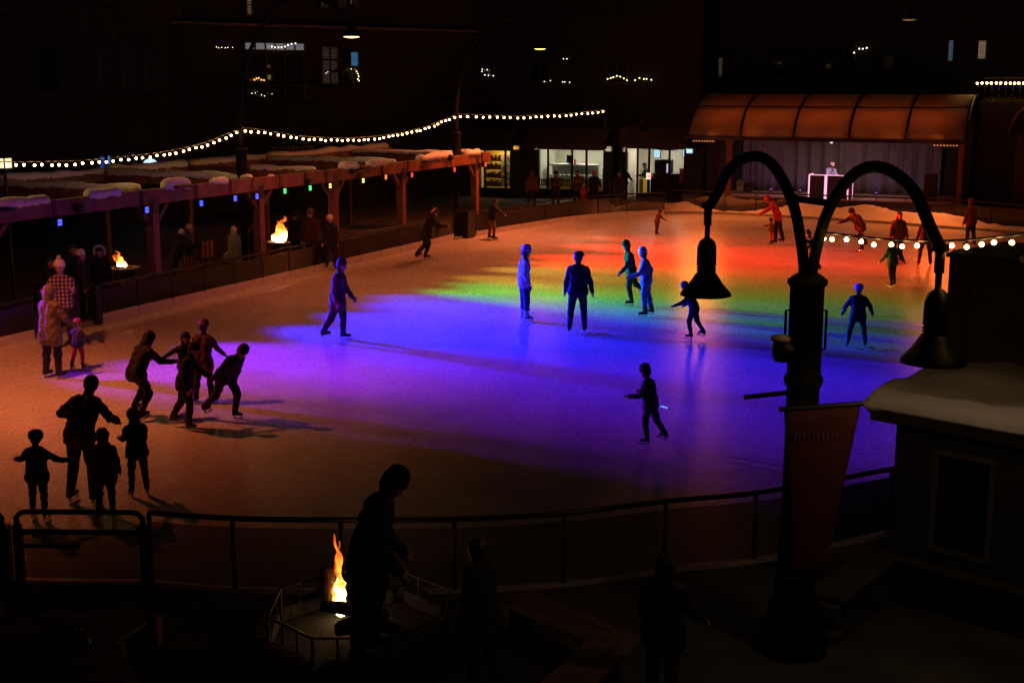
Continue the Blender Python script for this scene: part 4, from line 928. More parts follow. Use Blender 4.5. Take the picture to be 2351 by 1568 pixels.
P(1972, 578, 486, -120, 'skater in dark jacket speeding past the snow bank with a leg stretched back', jacket=(.04, .02, .015), legs=BLK, hat='beanie', hatc=BLK, ll=(20, 6, 40), rl=(-34, 8, 10), lean=38, la=(-30, 20, 15), ra=(40, 20, 20), hgt=1.74)
P(2058, 604, 488, 175, 'skater in faded green jacket with long dark hair behind a smaller skater', jacket=(.09, .10, .06), legs=BLK, hair='long', hat=None, la=(6, 16, 14), ra=(6, 20, 12), ll=(4, 3, 8), rl=(-4, 5, 6))
P(2046, 660, 552, -25, 'young skater in green top and black trousers striding with one arm back', jacket=(.03, .10, .03), legs=BLK, hair='short', hat=None, la=(20, 16, 16), ra=(-40, 26, 10), ll=(-12, 8, 6), rl=(10, 6, 16), lean=8)
P(2122, 611, 497, 10, 'tall skater all in black standing with feet apart behind the lamp arm', jacket=BLK, legs=BLK, hat='beanie', hatc=BLK, la=(4, 16, 20), ra=(4, 16, 20), ll=(0, 10, 3), rl=(0, 9, 3), bulk=1.1)
P(1862, 632, 530, -100, 'skater in dark teal jacket half hidden by the lamp post with an arm stretched behind', jacket=(.02, .05, .05), legs=BLK, hat='beanie', hatc=BLK, ra=(-48, 40, 10), la=(30, 20, 20), ll=(10, 4, 20), rl=(-20, 5, 26), lean=14)
P(2226, 566, 455, -30, 'skater in brown coat close to the stage corner fence', jacket=(.09, .035, .02), legs=BLK, hat='beanie', hatc=(.06, .03, .02), hgt=1.72)
P(1508, 541, 487, 60, 'small child skater in dark red suit near the curved fence', jacket=(.10, .025, .015), legs=(.06, .02, .01), hat='helmet', hatc=(.08, .02, .01), hgt=1.0, lean=18, la=(30, 30, 20), ra=(30, 30, 20))
P(980, 598, 478, 70, 'skater in black leaning forward along the long glass fence', jacket=(.014, .013, .016), legs=BLK, hat='beanie', hatc=(.06, .03, .025), la=(-30, 20, 30), ra=(40, 14, 40), ll=(16, 5, 34), rl=(-16, 6, 30), lean=24, hgt=1.8)
P(1130, 551, 455, 60, 'skater in navy jacket and beige trousers gliding beside the bin', jacket=(.02, .02, .035), legs=(.22, .14, .09), hair='short', hat=None, la=(-10, 24, 20), ra=(20, 50, 10, 50), ll=(4, 14, 10), rl=(0, 12, 8), lean=12)
# glow stick
q = G(1519, 1000, 0); q.z = .52
t = thing('glow_stick', q, 'short glowing white-blue light stick in a skater hand', 'glow stick')
MB().tube([q - rt * .03, q, q + rt * .1 - up * .03], .012, 6).build('tube', em('stick_glow', (.12, .35, 1), 1.3), t, True)
MB().tube([q + rt * .1 - up * .03, q + rt * .14 - up * .045], .016, 6).build('end_cap', M['black'], t)
# --- onlookers behind the far fence
ON = 'onlookers behind the curved fence'
for fx, hy, X, lab, kw in (
    (1221, 415, -1.5, 'man in brown hooded jacket and cap watching by the curved fence', dict(jacket=(.13, .07, .045), hat='cap', hatc=(.2, .05, .04), bulk=1.25)),
    (1276, 413, -.4, 'man in dark green jacket and black beanie with hands joined', dict(jacket=(.03, .04, .03), hat='pom', hatc=(.03, .03, .03), la=(30, 4, 60, -20), ra=(30, 4, 60, -20))),
    (1326, 428, .6, 'woman in rust cardigan carrying a toddler on her arm', dict(jacket=(.15, .06, .04), hair='long', ra=(30, 8, 85, -30), la=(30, 8, 85, -30))),
    (1364, 418, 1.2, 'woman in black jacket and salmon beanie leaning on the fence', dict(jacket=BLK, hat='beanie', hatc=(.62, .24, .18), la=(24, 16, 50), ra=(12, 14, 30))),
    (1421, 412, 1.7, 'dim figure in dark coat between the shop windows', dict(jacket=(.03, .022, .02), hair='short'))):
    yb = 33.0; q_ = GX(fx, hy, X) if False else GY(fx, hy, 34.4 if fx > 1300 else 33.2)
    person(Vector((q_.x, q_.y, .1)), q_.z - .1 if 1.5 < q_.z - .1 < 1.95 else 1.7, 178, lab, legs=BLK, skates=False, group=ON, **kw)
q_ = GY(1340, 425, 34.0)
person(Vector((q_.x, q_.y - .1, q_.z - .92)), .95, 165, 'toddler in bright red snowsuit and knitted hat held on an arm', jacket=(.55, .03, .05), legs=(.5, .03, .05), hat='beanie', hatc=(.6, .2, .15), skates=False, group=ON, ll=(50, 14, 60), rl=(50, 14, 60), la=(40, 10, 60), ra=(30, 10, 40))
# --- people under the pergola
PG = 'people under the pergola'
def PP(px, hy, Y, zh, cy, lab, **kw):                   # head-top pixel and standing height -> place on the plaza
    p = G(px, hy, .1 + zh); hh = kw.pop('hgt', zh); person(Vector((p.x, p.y, .1)), hh, cy, lab, skates=False, group=PG, **kw)
PP(178, 580, 0, 1.72, 80, 'dark-haired person in white beanie standing behind the plaid shirt', jacket=BLK, legs=BLK, hat='beanie', hatc=(.75, .68, .62), hair='long')
PP(166, 565, 0, 1.82, 150, 'bareheaded person in black coat standing behind the white beanie', jacket=BLK, legs=BLK, hair='short')
PP(116, 596, 0, 1.6, 165, 'person in dark coat at the pergola end with only the face catching light', jacket=BLK, legs=BLK, hair='long')
PP(229, 572, 0, 1.68, 170, 'person in black parka with a pale fur-trimmed hood by the small fire', jacket=BLK, legs=BLK, hat='fur', hatc=(.45, .38, .32), hair='short', bulk=1.2)
PP(397, 530, 0, 1.55, 60, 'person in white hat leaning over beside the third pergola post', jacket=BLK, legs=BLK, hat='beanie', hatc=(.7, .68, .7), lean=20)
PP(428, 521, 0, 1.66, 75, 'person in dark jacket with a grey patterned beanie holding a cup', jacket=BLK, legs=BLK, hat='beanie', hatc=(.25, .22, .24), ra=(30, 8, 70))
PP(535, 523, 0, 1.45, 20, 'seated person in cream coat and pale hood with back to the ice', jacket=(.62, .5, .42), legs=(.2, .2, .25), hat='hood', hatc=(.66, .52, .45), bulk=1.25, coat=.25, hgt=1.45)
PP(584, 518, 0, 1.5, 30, 'person in black jacket and white knitted hat next to the tall lamp post', jacket=BLK, legs=BLK, hat='beanie', hatc=(.75, .65, .6), hair='long', hgt=1.5)
PP(714, 484, 0, 1.8, 190, 'person in maroon plaid coat and grey hat warming up by the large flame', jacket=(.07, .02, .025), legs=(.05, .05, .07), hat='beanie', hatc=(.1, .09, .09), bulk=1.2, coat=.2)
PP(757, 498, 0, 1.66, 175, 'person in black jacket and white beanie with a square patch by the fourth post', jacket=BLK, legs=BLK, hat='beanie', hatc=(.8, .66, .5), hair='long')
PP(680, 490, 0, 1.75, 200, 'dim figure in black standing behind the large flame', jacket=BLK, legs=BLK, hat='beanie', hatc=(.04, .04, .04))
# cushions of cream fabric beside the seated ones
# --- silhouettes on the near plaza
p = GD(858, 1500, 12.25)
HZ = lambda px, py, Z: GD(px, py, Z)
t0 = HZ(840, 1112, 12.35); person(Vector((t0.x, t0.y, .44)), 1.9, 88, 'tall person in black coat bowing the head beside the fire pit flame', jacket=(.01, .01, .011), legs=BLK, hat='beanie', hatc=(.01, .01, .011), lean=15, nod=16, bulk=1.42, coat=.3, la=(2, 8, 30, 0), ra=(0, 8, 30, 0), skates=False, group='people round the fire pit', vox=.014)
t0 = HZ(1103, 1245, 12.2); person(Vector((t0.x, t0.y, .1)), t0.z - .1, -60, 'person in dark puffy coat facing the fire pit from the bench side', jacket=(.012, .012, .014), legs=BLK, hair='long', hat=None, bulk=1.3, coat=.2, skates=False, group='people round the fire pit', vox=.015)
t0 = HZ(1527, 1282, 12.0); person(Vector((t0.x, t0.y, .1)), t0.z - .1, 30, 'person in thick black snow jacket standing between bench and lamp post', jacket=(.01, .01, .012), legs=BLK, hat='hood', hatc=(.01, .01, .01), bulk=1.35, coat=.15, la=(8, 20, 20), ra=(20, 24, 30), skates=False, group='people round the fire pit', vox=.015)
# ------------------------------------------------------------------ stage
SY = 35.2                                             # front edge of the stage deck
a_, b_ = GY(1640, 449, SY), GY(2165, 470, SY); SX0, SX1 = a_.x, b_.x + .3; SZ = GY(1900, 459, SY).z
stg = thing('stage', ((SX0 + SX1) / 2, SY + 2, .1), 'covered outdoor stage with a barrel roof and grey curtain', 'stage'); stg['kind'] = 'thing'
MB().box(SX0, SX1, SY, SY + 4.6, SZ - .12, SZ).build('deck', pm('stage_deck', (.32, .24, .22), .55, .2, 4, .002), stg)
npan = 9; wpan = (SX1 - SX0) / npan
for i in range(npan): MB().box(SX0 + i * wpan + .01, SX0 + (i + 1) * wpan - .01, SY + .03, SY + .08, .1, SZ - .125).build('skirt_panel', pm('skirt', (.03, .026, .026), .7, .2, 3), stg)
MB().box(SX0 - .05, SX1 + .05, SY - .05, SY + .0, SZ - .1, SZ - .02).build('edge_trim', M['black'], stg)
for i in range(7): MB().box(SX0 + 1 + i * 1.55, SX0 + 1.07 + i * 1.55, SY - .006, SY + .028, SZ - .42, SZ - .32).build('socket_plate', pm('pale_plate', (.35, .3, .28), .6), stg)
# back curtain in folds
nx, nz_ = 420, 6; vs = []; fs = []; CYB = SY + 3.9; cz1 = 4.6
for j in range(nz_ + 1):
    for i in range(nx + 1):
        u = i / nx; x = SX0 + .3 + u * (SX1 - SX0 - 1.2); v = j / nz_
        vs.append((x, CYB + .26 * (1 - abs(math.sin(x * 3.6 + 1.2 * math.sin(x * 1.3) + .15 * math.sin(v * 3 + x))) ** .45) + .03 * math.sin(x * 19 + v), SZ + .02 + v * (cz1 - SZ)))
for j in range(nz_):
    for i in range(nx): fs.append((j * (nx + 1) + i, j * (nx + 1) + i + 1, (j + 1) * (nx + 1) + i + 1, (j + 1) * (nx + 1) + i))
o = MB().add(vs, fs).build('curtain', pm('grey_drape', (.10, .09, .092), .9, .15, 5, .004), stg, True); sm = o.modifiers.new('t', 'SOLIDIFY'); sm.thickness = .01
MB().box(SX0 - .3, SX1 + .3, CYB + .35, CYB + .55, .1, 5.6).build('back_wall', M['wall2'], stg)
# roof
RY0 = SY - 2.2
rA, rB = GY(1580, 306, RY0), GY(2216, 328, RY0); rz0 = (rA.z + rB.z) / 2; RX0, RX1 = rA.x, rB.x
rTy = SY + 1.6; rT = GY(1900, 217, rTy).z
print('stage', SX0, SX1, RX0, RX1, rz0, rT)
poly = pm('frosted_polycarbonate', (.50, .42, .36), .85, .15, .9, 0, 0, .15)
_n = poly.node_tree; _bs = _n.nodes['Principled BSDF']; _tl = _n.nodes.new('ShaderNodeBsdfTranslucent'); _tl.inputs[0].default_value = (.55, .42, .34, 1)
_mx = _n.nodes.new('ShaderNodeMixShader'); _mx.inputs[0].default_value = .45; _ou = _n.nodes['Material Output']
_n.links.new(_bs.outputs[0], _mx.inputs[1]); _n.links.new(_tl.outputs[0], _mx.inputs[2]); _n.links.new(_mx.outputs[0], _ou.inputs[0])
nb = 5; arc = []
for i in range(13):
    th = math.pi / 2 * i / 12; arc.append((RY0 + (rTy - RY0) * (1 - math.cos(th)) ** .9, rz0 + (rT - rz0) * math.sin(th)))
arc += [(rTy + 1.2, rT - .02), (rTy + 2.6, rT - .12)]
for b in range(nb):
    x0, x1 = RX0 + (RX1 - RX0) * b / nb + .04, RX0 + (RX1 - RX0) * (b + 1) / nb - .04
    for lo, hi in ((0, 6), (6, 14)):
        mb = MB(); pts = arc[lo:hi + 1]; n_ = len(pts)
        mb.add([(x, y, z) for y, z in pts for x in (x0, x1)], [(2 * i, 2 * i + 1, 2 * i + 3, 2 * i + 2) for i in range(n_ - 1)])
        o = mb.build('roof_panel', poly, stg, True); sm = o.modifiers.new('t', 'SOLIDIFY'); sm.thickness = .02
for b in range(nb + 1):
    x = RX0 + (RX1 - RX0) * b / nb
    MB().tube([(x, y, z - .03) for y, z in arc], .06, 8).build('roof_rib', M['black'], stg, True)
MB().tube([(RX0 - .05, arc[6][0], arc[6][1] + .0), (RX1 + .05, arc[6][0], arc[6][1])], .035, 6).build('purlin', M['black'], stg)
MB().box(RX0 - .15, RX1 + .15, RY0 - .06, RY0 + .08, rz0 - .18, rz0 - .02).build('eaves_beam', M['black'], stg, bevel=.01)
MB().box(RX0 + .2, RX1 - .2, RY0 + .9, RY0 + 1.0, rz0 - .05, rz0 + .07).build('lighting_bar', M['black'], stg)
for x in (GY(1651, 340, RY0 + .6).x, GY(2198, 340, RY0 + .6).x):
    MB().box(x - .11, x + .11, RY0 + 2.3, RY0 + 2.5, .1, rz0 + .9).build('column', M['wood'], stg, bevel=.01)
for x in (RX0 + .3, RX1 - .3): MB().box(x - .3, x + .3, SY + 1.0, SY + 3.6, .1, 4.4).build('side_wall', M['wall2'], stg)
for k in range(5):                                       # added cans under the canopy; an added area light does the glowing
    x = RX0 + (RX1 - RX0) * (k + .5) / 5
    MB().lathe([(.07, -.02), (.09, .02), (.09, .1), (.07, .14)], (x, RY0 + .95, rz0 + .07), 10).build('added_canopy_can', M['black'], stg, True)
cg = light('canopy_fill', 'AREA', ((RX0 + RX1) / 2, RY0 + .95, rz0 + .24), CANOPY, (1, .19, .035), stg, aim=((RX0 + RX1) / 2, RY0 + .75, rz0 + 1.2))  # added light that brightens the roof panels from below
cg.data.shape = 'RECTANGLE'; cg.data.size = RX1 - RX0 - .8; cg.data.size_y = .12
# LED bars clamped under both ends of the eaves, washing the ice edge
for x, lab in ((RX0 + .75, 'slim LED bar under the eaves over the shop end of the stage'), (RX1 - .75, 'slim LED bar under the eaves over the terrace end of the stage')):
    t = thing('led_bar', (x, RY0, rz0 - .26), lab, 'light bar', 'LED bars under the stage eaves')
    MB().box(x - .55, x + .55, RY0 - .05, RY0 + .05, rz0 - .29, rz0 - .182).build('housing', M['black'], t)
    for k in range(8): MB().box(x - .5 + k * .13, x - .44 + k * .13, RY0 - .058, RY0 - .052, rz0 - .262, rz0 - .215).build('led', em('led_amber', (1, .35, .12), .8, False), t)
    light('wash', 'SPOT', (x, RY0 - .1, rz0 - .24), EAVES, (1, .19, .035), t, 1.0, aim=((x + (RX0 + RX1) / 2) / 2, RY0 - 2.2, 0), cone=168, blend=.8)
# ceiling lights
for i, px in enumerate((1672, 1815, 1912, 2020, 2110)):
    q = GY(px, 326, SY + .6)
    o = MB().lathe([(.3, .0), (.3, .06), (.18, .14), (0, .16)], (q.x, q.y, q.z), 18).build('ceiling_lamp', pm('lamp_shell', (.10, .06, .14), .5), stg, True)
    if px == 1912: MB().box(q.x - .06, q.x + .06, q.y - .312, q.y - .302, q.z - .06, q.z + .1).build('lit_tag', em('tag_white', (.9, .85, 1), 1.2), stg)
light('stage_wash', 'SPOT', (GY(1912, 300, SY + .2).x, SY - .2, 4.4), STAGEP, (1, .52, .52), stg, .15, aim=(GY(1912, 440, SY + 2).x, SY + 2.2, 1.2), cone=95, blend=.8)
light('stage_wash', 'SPOT', (GY(2080, 300, SY + .2).x, SY - .2, 4.4), STAGEP * .55, (1, .48, .46), stg, .15, aim=(GY(2030, 440, SY + 2).x, SY + 3, 1.2), cone=95, blend=.8)
light('stage_wash', 'SPOT', (GY(1745, 300, SY + .2).x, SY - .2, 4.4), STAGEP * .5, (1, .46, .42), stg, .15, aim=(GY(1745, 440, SY + 2).x, SY + 3, 1.2), cone=95, blend=.8)
light('dj_fill', 'SPOT', (GY(1908, 300, SY).x + .5, SY - .3, 4.3), 260, (1, .62, .7), stg, .1, aim=(GY(1908, 400, SY + 1.3).x, SY + 1.3, SZ + 1.4), cone=26, blend=.6)  # added fill so the DJ stands out, no fixture modelled
for px in (1700, 1768, 1835, 2010, 2090):
    q = GY(px, 452, SY + 3.2); f_ = thing('uplight', (q.x, CYB - .55, SZ), 'small violet uplight on the stage floor %s' % {1700: 'beside the flight case', 1768: 'below the middle curtain folds', 1835: 'next to the booth', 2010: 'past the booth', 2090: 'by the loudspeaker'}[px], 'uplight', 'violet uplights on the stage')
    MB().lathe([(.06, 0), (.07, .04), (.06, .12)], (q.x, CYB - .55, SZ), 10).build('can', M['black'], f_, True)
    MB().lathe([(.05, .121), (.05, .128)], (q.x, CYB - .55, SZ), 10).build('lens', em('uplight_lens', (.35, .15, 1), 3), f_)
    light('glow', 'SPOT', (q.x, CYB - .55, SZ + .14), 5, (.4, .16, 1), f_, .03, aim=(q.x, CYB, SZ + 1.0), cone=130)
# DJ booth
by = SY + .35
bx0, bx1, bx2 = GY(1857, 430, by).x, GY(1946, 440, by).x, GY(1957, 440, by + .1).x; bz = GY(1900, 402, by).z
t = thing('dj_booth', ((bx0 + bx1) / 2, by, SZ), 'folding DJ booth of black panels edged with glowing pink strips', 'booth')
pk = em('pink_strip', (1, .40, .62), 1.4); mid = (bx0 + bx1) / 2 - .12; dk = pm('booth_panel', (.02, .012, .02), .35)
MB().box(bx0 + .035, mid - .035, by, by + .03, SZ + .01, bz - .035).build('panel', dk, t)
MB().box(mid + .035, bx1 - .035, by, by + .03, SZ + .01, bz - .035).build('panel', dk, t)
MB().box(bx1 + .03, bx1 + .06, by + .05, by + .9, SZ + .01, bz - .035).build('panel', pm('booth_panel_pink', (.12, .02, .08), .4), t)
MB().box(bx0 + .04, bx1, by + .1, by + .75, bz - .14, bz - .1).build('table_top', M['black'], t)
for x in (bx0, mid - .03, mid + .035, bx1): MB().box(x - .03, x + .028, by - .012, by + .035, SZ + .005, bz).build('strip', pk, t)
MB().box(bx1 + .03, bx1 + .075, by + .86, by + .92, SZ + .005, bz).build('strip', pk, t)
MB().box(bx0 + .03, bx1 - .032, by - .012, by + .035, bz - .033, bz).build('strip', pk, t)
MB().box(bx0 - .04, bx0 + .01, by + .04, by + .9, bz - .03, bz).build('strip', pk, t)
MB().box(bx1 + .03, bx1 + .075, by + .04, by + .855, bz - .03, bz).build('strip', pk, t)
q = GY(1908, 380, by + .95)
person(Vector((q.x, by + .95, SZ)), max(1.6, min(1.85, q.z - SZ)), 172, 'DJ in pale blue shirt with cap and headphones behind the pink-edged booth', jacket=(.45, .45, .7), legs=BLK, hat='phones', hatc=(.75, .55, .45), skates=False, la=(30, 6, 55), ra=(26, 8, 60), lean=8, nod=14, group=None)
# loudspeakers and cases
def cab(px0, px1, py0, Y, lab, mat, nm='loudspeaker'):
    a, b = GY(px0, 440, Y), GY(px1, 440, Y); z1 = GY(px0, py0, Y).z; t = thing(nm, (a.x, Y, SZ), lab, 'speaker' if nm == 'loudspeaker' else 'case')
    MB().box(a.x, b.x, Y, Y + .5, SZ, z1).build('cabinet', mat, t, bevel=.02); w_ = b.x - a.x
    if nm == 'loudspeaker':
        MB().lathe([(w_ * .33, 0), (w_ * .3, .012), (w_ * .12, .03), (0, .035)], ((a.x + b.x) / 2, Y - .002, SZ + (z1 - SZ) * .33), 18, Matrix.Rotation(R(90), 3, 'X')).build('woofer', M['rail'], t, True)
        MB().box(a.x + w_ * .2, b.x - w_ * .2, Y - .012, Y - .002, SZ + (z1 - SZ) * .66, SZ + (z1 - SZ) * .88).build('horn', M['rail'], t)
    else:
        MB().box(a.x + w_ * .1, b.x - w_ * .1, Y - .012, Y - .002, SZ + .1, SZ + .3).build('latch_plate', M['steel'], t)
cab(1690, 1708, 415, SY + 2.2, 'tall grey flight case standing on the stage', pm('case_grey', (.12, .11, .11), .5), 'flight_case')
cab(1708, 1722, 420, SY + 2.1, 'low black loudspeaker next to the flight case', M['black'])
cab(2120, 2148, 400, SY + .6, 'big black loudspeaker by the stage corner', M['black'])

# ------------------------------------------------------------------ facades
def Fc(P0, P1):
    P0, P1 = Vector((P0.x, P0.y, 0)), Vector((P1.x, P1.y, 0)); u = (P1 - P0).normalized(); n_ = Vector((u.y, -u.x, 0))
    if n_.dot(CAM - P0) < 0: n_ = -n_
    return P0, u, n_, (P1 - P0).length
def FB(name, f, a0, a1, d0, d1, z0, z1, mat, par, bevel=0.0):      # box on a facade: a along, d outward
    P0, u, n_, L = f; c = P0 + u * (a0 + a1) / 2 + n_ * (d0 + d1) / 2 + up * (z0 + z1) / 2
    return MB().obox(c, u, n_, up, a1 - a0, d1 - d0, z1 - z0).build(name, mat, par, bevel=bevel)
def FP(f, x, y):                                                  # pixel -> (along, z) on a facade
    p = GP(x, y, f[0], f[2]); return (p - f[0]).dot(f[1]), p.z
def window(f, par, x0, y0, x1, y1, cols=1, rows=1, lit=None, st=0.0, blind=0, slat_c=(.3, .25, .2), part=(0, 1)):
    a0, z1 = FP(f, x0, y0); a1, z0 = FP(f, x1, y1); fr = .06
    wn = FB('window', f, a0 - fr, a1 + fr, .002, .13, z0 - fr, z0, M['frame'], par)
    FB('frame_head', f, a0 - fr, a1 + fr, .002, .13, z1, z1 + fr, M['frame'], wn)
    for a in (a0 - fr, a1): FB('frame_side', f, a, a + fr, .002, .13, z0 + .001, z1 - .001, M['frame'], wn)
    for c in range(1, cols): a = a0 + (a1 - a0) * c / cols; FB('mullion', f, a - .03, a + .03, .06, .12, z0 + .001, z1 - .001, M['frame'], wn)
    for r_ in range(1, rows): z = z0 + (z1 - z0) * r_ / rows; FB('transom', f, a0 + .001, a1 - .001, .062, .118, z - .03, z + .03, M['frame'], wn)
    FB('sill', f, a0 - .12, a1 + .12, .002, .2, z0 - fr - .05, z0 - fr - .002, M['frame'], wn)
    if lit:
        FB('lit_interior', f, a0 + (a1 - a0) * part[0], a0 + (a1 - a0) * part[1], .003, .012, z0, z1, em('room_%d_%d_%d_%d' % (lit[0] * 99, lit[1] * 99, lit[2] * 99, st * 1000), lit, st, False), wn)
    else: FB('dark_interior', f, a0, a1, .003, .012, z0, z1, pm('dark_room', (.01, .009, .009), .6), wn)
    for b in range(blind):
        z = z0 + (z1 - z0) * (b + .5) / blind; FB('slat', f, a0 + .01, a1 - .01, .03, .04, z - (z1 - z0) / blind * .27, z + (z1 - z0) / blind * .27, pm('blind_slat', (.06, .05, .045), .7), wn)
    FB('pane', f, a0, a1, .085, .091, z0, z1, M['pane'], wn)
    return wn
def fairy(f, lab, pxs, warm=(1, .8, .5), r=.022, s=2.5, d=.25):
    pts = [f[0] + f[1] * FP(f, x, y)[0] + f[2] * d + up * FP(f, x, y)[1] for x, y in pxs]
    t = thing('fairy_lights', pts[0], lab, 'fairy lights', 'fairy lights on the dark facades')
    MB().tube(pts, .006, 4).build('wire', M['black'], t)
    for p in pts: MB().ball(p, r, 6, 4).build('bulb', em('fairy_%d' % int(warm[2] * 100), warm, s, False), t)
def balcony(f, par, x0, x1, y_top, y_bot, out=1.3):
    a0, zt_ = FP(f, x0, y_top); a1, zb = FP(f, x1, y_bot)
    o = FB('balcony', f, a0, a1, .002, out, zb - .18, zb, M['wall2'], par)
    FB('balcony_rail', f, a0, a1, out - .06, out - .01, zt_ - .05, zt_, M['black'], o)
    k = max(3, int((a1 - a0) / .22))
    for i in range(k + 1): FB('baluster', f, a0 + (a1 - a0 - .02) * i / k, a0 + (a1 - a0 - .02) * i / k + .02, out - .05, out - .03, zb, zt_ - .05, M['black'], o)
# --- stone building at the pergola end
fA = Fc(cam_xy(-31, 50), cam_xy(-14.6, 58)); HA = 15.5
bA = thing('stone_building', fA[0], 'dark rough-stone building with a wide arched window behind the pergola', 'building'); bA['kind'] = 'thing'
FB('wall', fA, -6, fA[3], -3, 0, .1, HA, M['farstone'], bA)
ax0, azt = FP(fA, 170, 95); ax1, azb = FP(fA, 385, 215); acx = (ax0 + ax1) / 2; rw = (ax1 - ax0) / 2; spring = FP(fA, 170, 135)[1]; rise = azt - spring
wn = FB('arched_window', fA, ax0, ax1, .003, .02, azb, spring, pm('dark_glass_matt', (.004, .004, .005), .5), bA)
mb = MB(); pts = [fA[0] + fA[1] * (acx - rw * math.cos(math.pi * i / 24)) + up * (spring + rise * math.sin(math.pi * i / 24)) for i in range(25)]
mb.add([p + fA[2] * .02 for p in pts], [tuple(range(25))]); mb.build('arch_pane', MATS['dark_glass_matt'], wn)
for i in range(16):                                     # voussoirs
    t0, t1 = math.pi * i / 16 + .008, math.pi * (i + 1) / 16 - .008; vs = []
    for dd in (.0, .14):
        for rr_, tt in ((1.0, t0), (1.0, t1), (1.13, t1), (1.13, t0)):
            vs.append(fA[0] + fA[1] * (acx - rw * rr_ * math.cos(tt)) + up * (spring + (rise + rw * (rr_ - 1)) * math.sin(tt)) + fA[2] * dd)
    MB().add(vs, [(0, 1, 2, 3), (7, 6, 5, 4), (0, 4, 5, 1), (1, 5, 6, 2), (2, 6, 7, 3), (3, 7, 4, 0)]).build('arch_stone', M['farstone'], bA)
FB('window_sill', fA, ax0 - .2, ax1 + .2, .0, .2, azb - .2, azb - .01, M['farstone'], bA)
for c in range(1, 4): a = ax0 + (ax1 - ax0) * c / 4; FB('mullion', fA, a - .05, a + .05, .022, .1, azb, spring + rise * .75, M['frame'], wn)
window(fA, bA, 85, 105, 135, 215)
rnd = random.Random(12)
shared = {}
def stone_at(a, z, wd, hg):
    key = (round(wd, 1), round(hg, 1)); c = fA[0] + fA[1] * a + up * z + fA[2] * .03
    if key not in shared:
        o = MB().obox((0, 0, 0), (1, 0, 0), (0, 1, 0), (0, 0, 1), wd - .03, .12, hg - .03).build('stone', M['farstone'], None); shared[key] = o.data
    else: o = bpy.data.objects.new('stone', shared[key]); col.objects.link(o)
    o.matrix_basis = Matrix((fA[1], -fA[2] if False else fA[2], up)).transposed().to_4x4(); o.location = c + fA[2] * rnd.uniform(-.02, .03) - BASE[bA.name]; o.parent = bA
n_st = 0; z = 5.2
while z < 12.2 and n_st < 290:
    a = max(0, FP(fA, -40, 100)[0]); hg = rnd.choice((.3, .4, .5))
    while a < fA[3] - .3 and n_st < 290:
        wd = rnd.choice((.5, .7, .9, 1.1)); cx_ = a + wd / 2
        in_arch = abs(cx_ - acx) < rw + wd / 2 + .35 and azb - .5 < z + hg and z < azt + .55
        w0, w1 = FP(fA, 80, 160)[0], FP(fA, 140, 160)[0]
        if not in_arch and not (w0 - wd < a < w1 + .1 and FP(fA, 80, 222)[1] < z + hg and z < FP(fA, 80, 98)[1]): stone_at(cx_, z + hg / 2, wd, hg); n_st += 1
        a += wd
    z += hg
# --- angled apartment block behind the pergola
fM = Fc(cam_xy(-15.2, 60), cam_xy(-2.4, 70.8)); bM = thing('apartment_block', fM[0], 'dark angled apartment block with blinds and a lit transom band behind the pergola', 'building'); bM['kind'] = 'thing'
FB('wall', fM, -1.0, fM[3] + .5, -4, 0, .1, 16, M['wall'], bM)
FB('cornice', fM, -1.0, fM[3] + .4, .0, .5, FP(fM, 600, 56)[1] - .12, FP(fM, 600, 56)[1], M['stone'], bM)
window(fM, bM, 560, 99, 697, 116, 6, 1, (.75, .68, .75), .22)
window(fM, bM, 565, 124, 695, 228, 3, 1)
window(fM, bM, 737, 110, 775, 192, 2, 3, (.5, .3, .2), .12, 18)
window(fM, bM, 782, 110, 800, 192, 1, 3)
window(fM, bM, 803, 121, 821, 152, 1, 1, (.12, .42, .9), .6, 12)
window(fM, bM, 563, -30, 577, 34, 1, 3, (.8, .45, .2), .25, 14)
window(fM, bM, 733, -30, 752, 16, 2, 1, (.5, .36, .2), .12, 8)
window(fM, bM, 775, -30, 796, 16, 2, 1, (.5, .36, .22), .035, 8)
window(fM, bM, 801, -30, 807, 10, 1, 1, (.9, .6, .5), .12)
window(fM, bM, 811, -30, 822, 18, 2, 1, (.7, .4, .3), .06, 8)
window(fM, bM, 610, 150, 620, 156, 1, 1, (1, .35, .2), .3, 3)
window(fM, bM, 611, 173, 622, 183, 1, 1, (1, .7, .15), .5, 4)
balcony(fM, bM, 560, 700, 196, 232); balcony(fM, bM, 735, 830, 160, 196)
balcony(fM, bM, 1000, 1075, 196, 225)
fairy(fM, 'white fairy lights along an unlit high balcony', [(491, 109), (496, 111), (503, 110), (511, 111), (517, 110), (528, 110)])
fairy(fM, 'fairy lights swagged in front of the lit transom band', [(618, 108), (625, 110), (633, 110), (640, 110), (648, 108), (655, 105), (663, 102), (672, 101)], (1, .9, .8), .03, 5)
fairy(fM, 'fairy lights clustered on a balcony floor with plants', [(572, 215), (580, 214), (586, 210), (594, 218), (601, 221), (618, 216)])
fairy(fM, 'orange ember-like lights on the balcony table', [(578, 184), (583, 181), (588, 180), (594, 184), (600, 185)], (1, .35, .08), .04, 2.5)
fairy(fM, 'fairy lights on a small tree by the blue screen', [(812, 165), (815, 170), (817, 176), (815, 182), (818, 186), (800, 160), (808, 161)], (1, .85, .35), .03, 4)
fairy(fM, 'pair of white fairy lights under the slatted blinds', [(742, 169), (746, 166)])
text('sign_lettering', 'patagonia', .62, bM, fM[0] + fM[1] * FP(fM, 622, 352)[0] + fM[2] * .06 + up * FP(fM, 622, 352)[1], fM[1], up, pm('sign_letters', (.42, .33, .3), .6), .02)
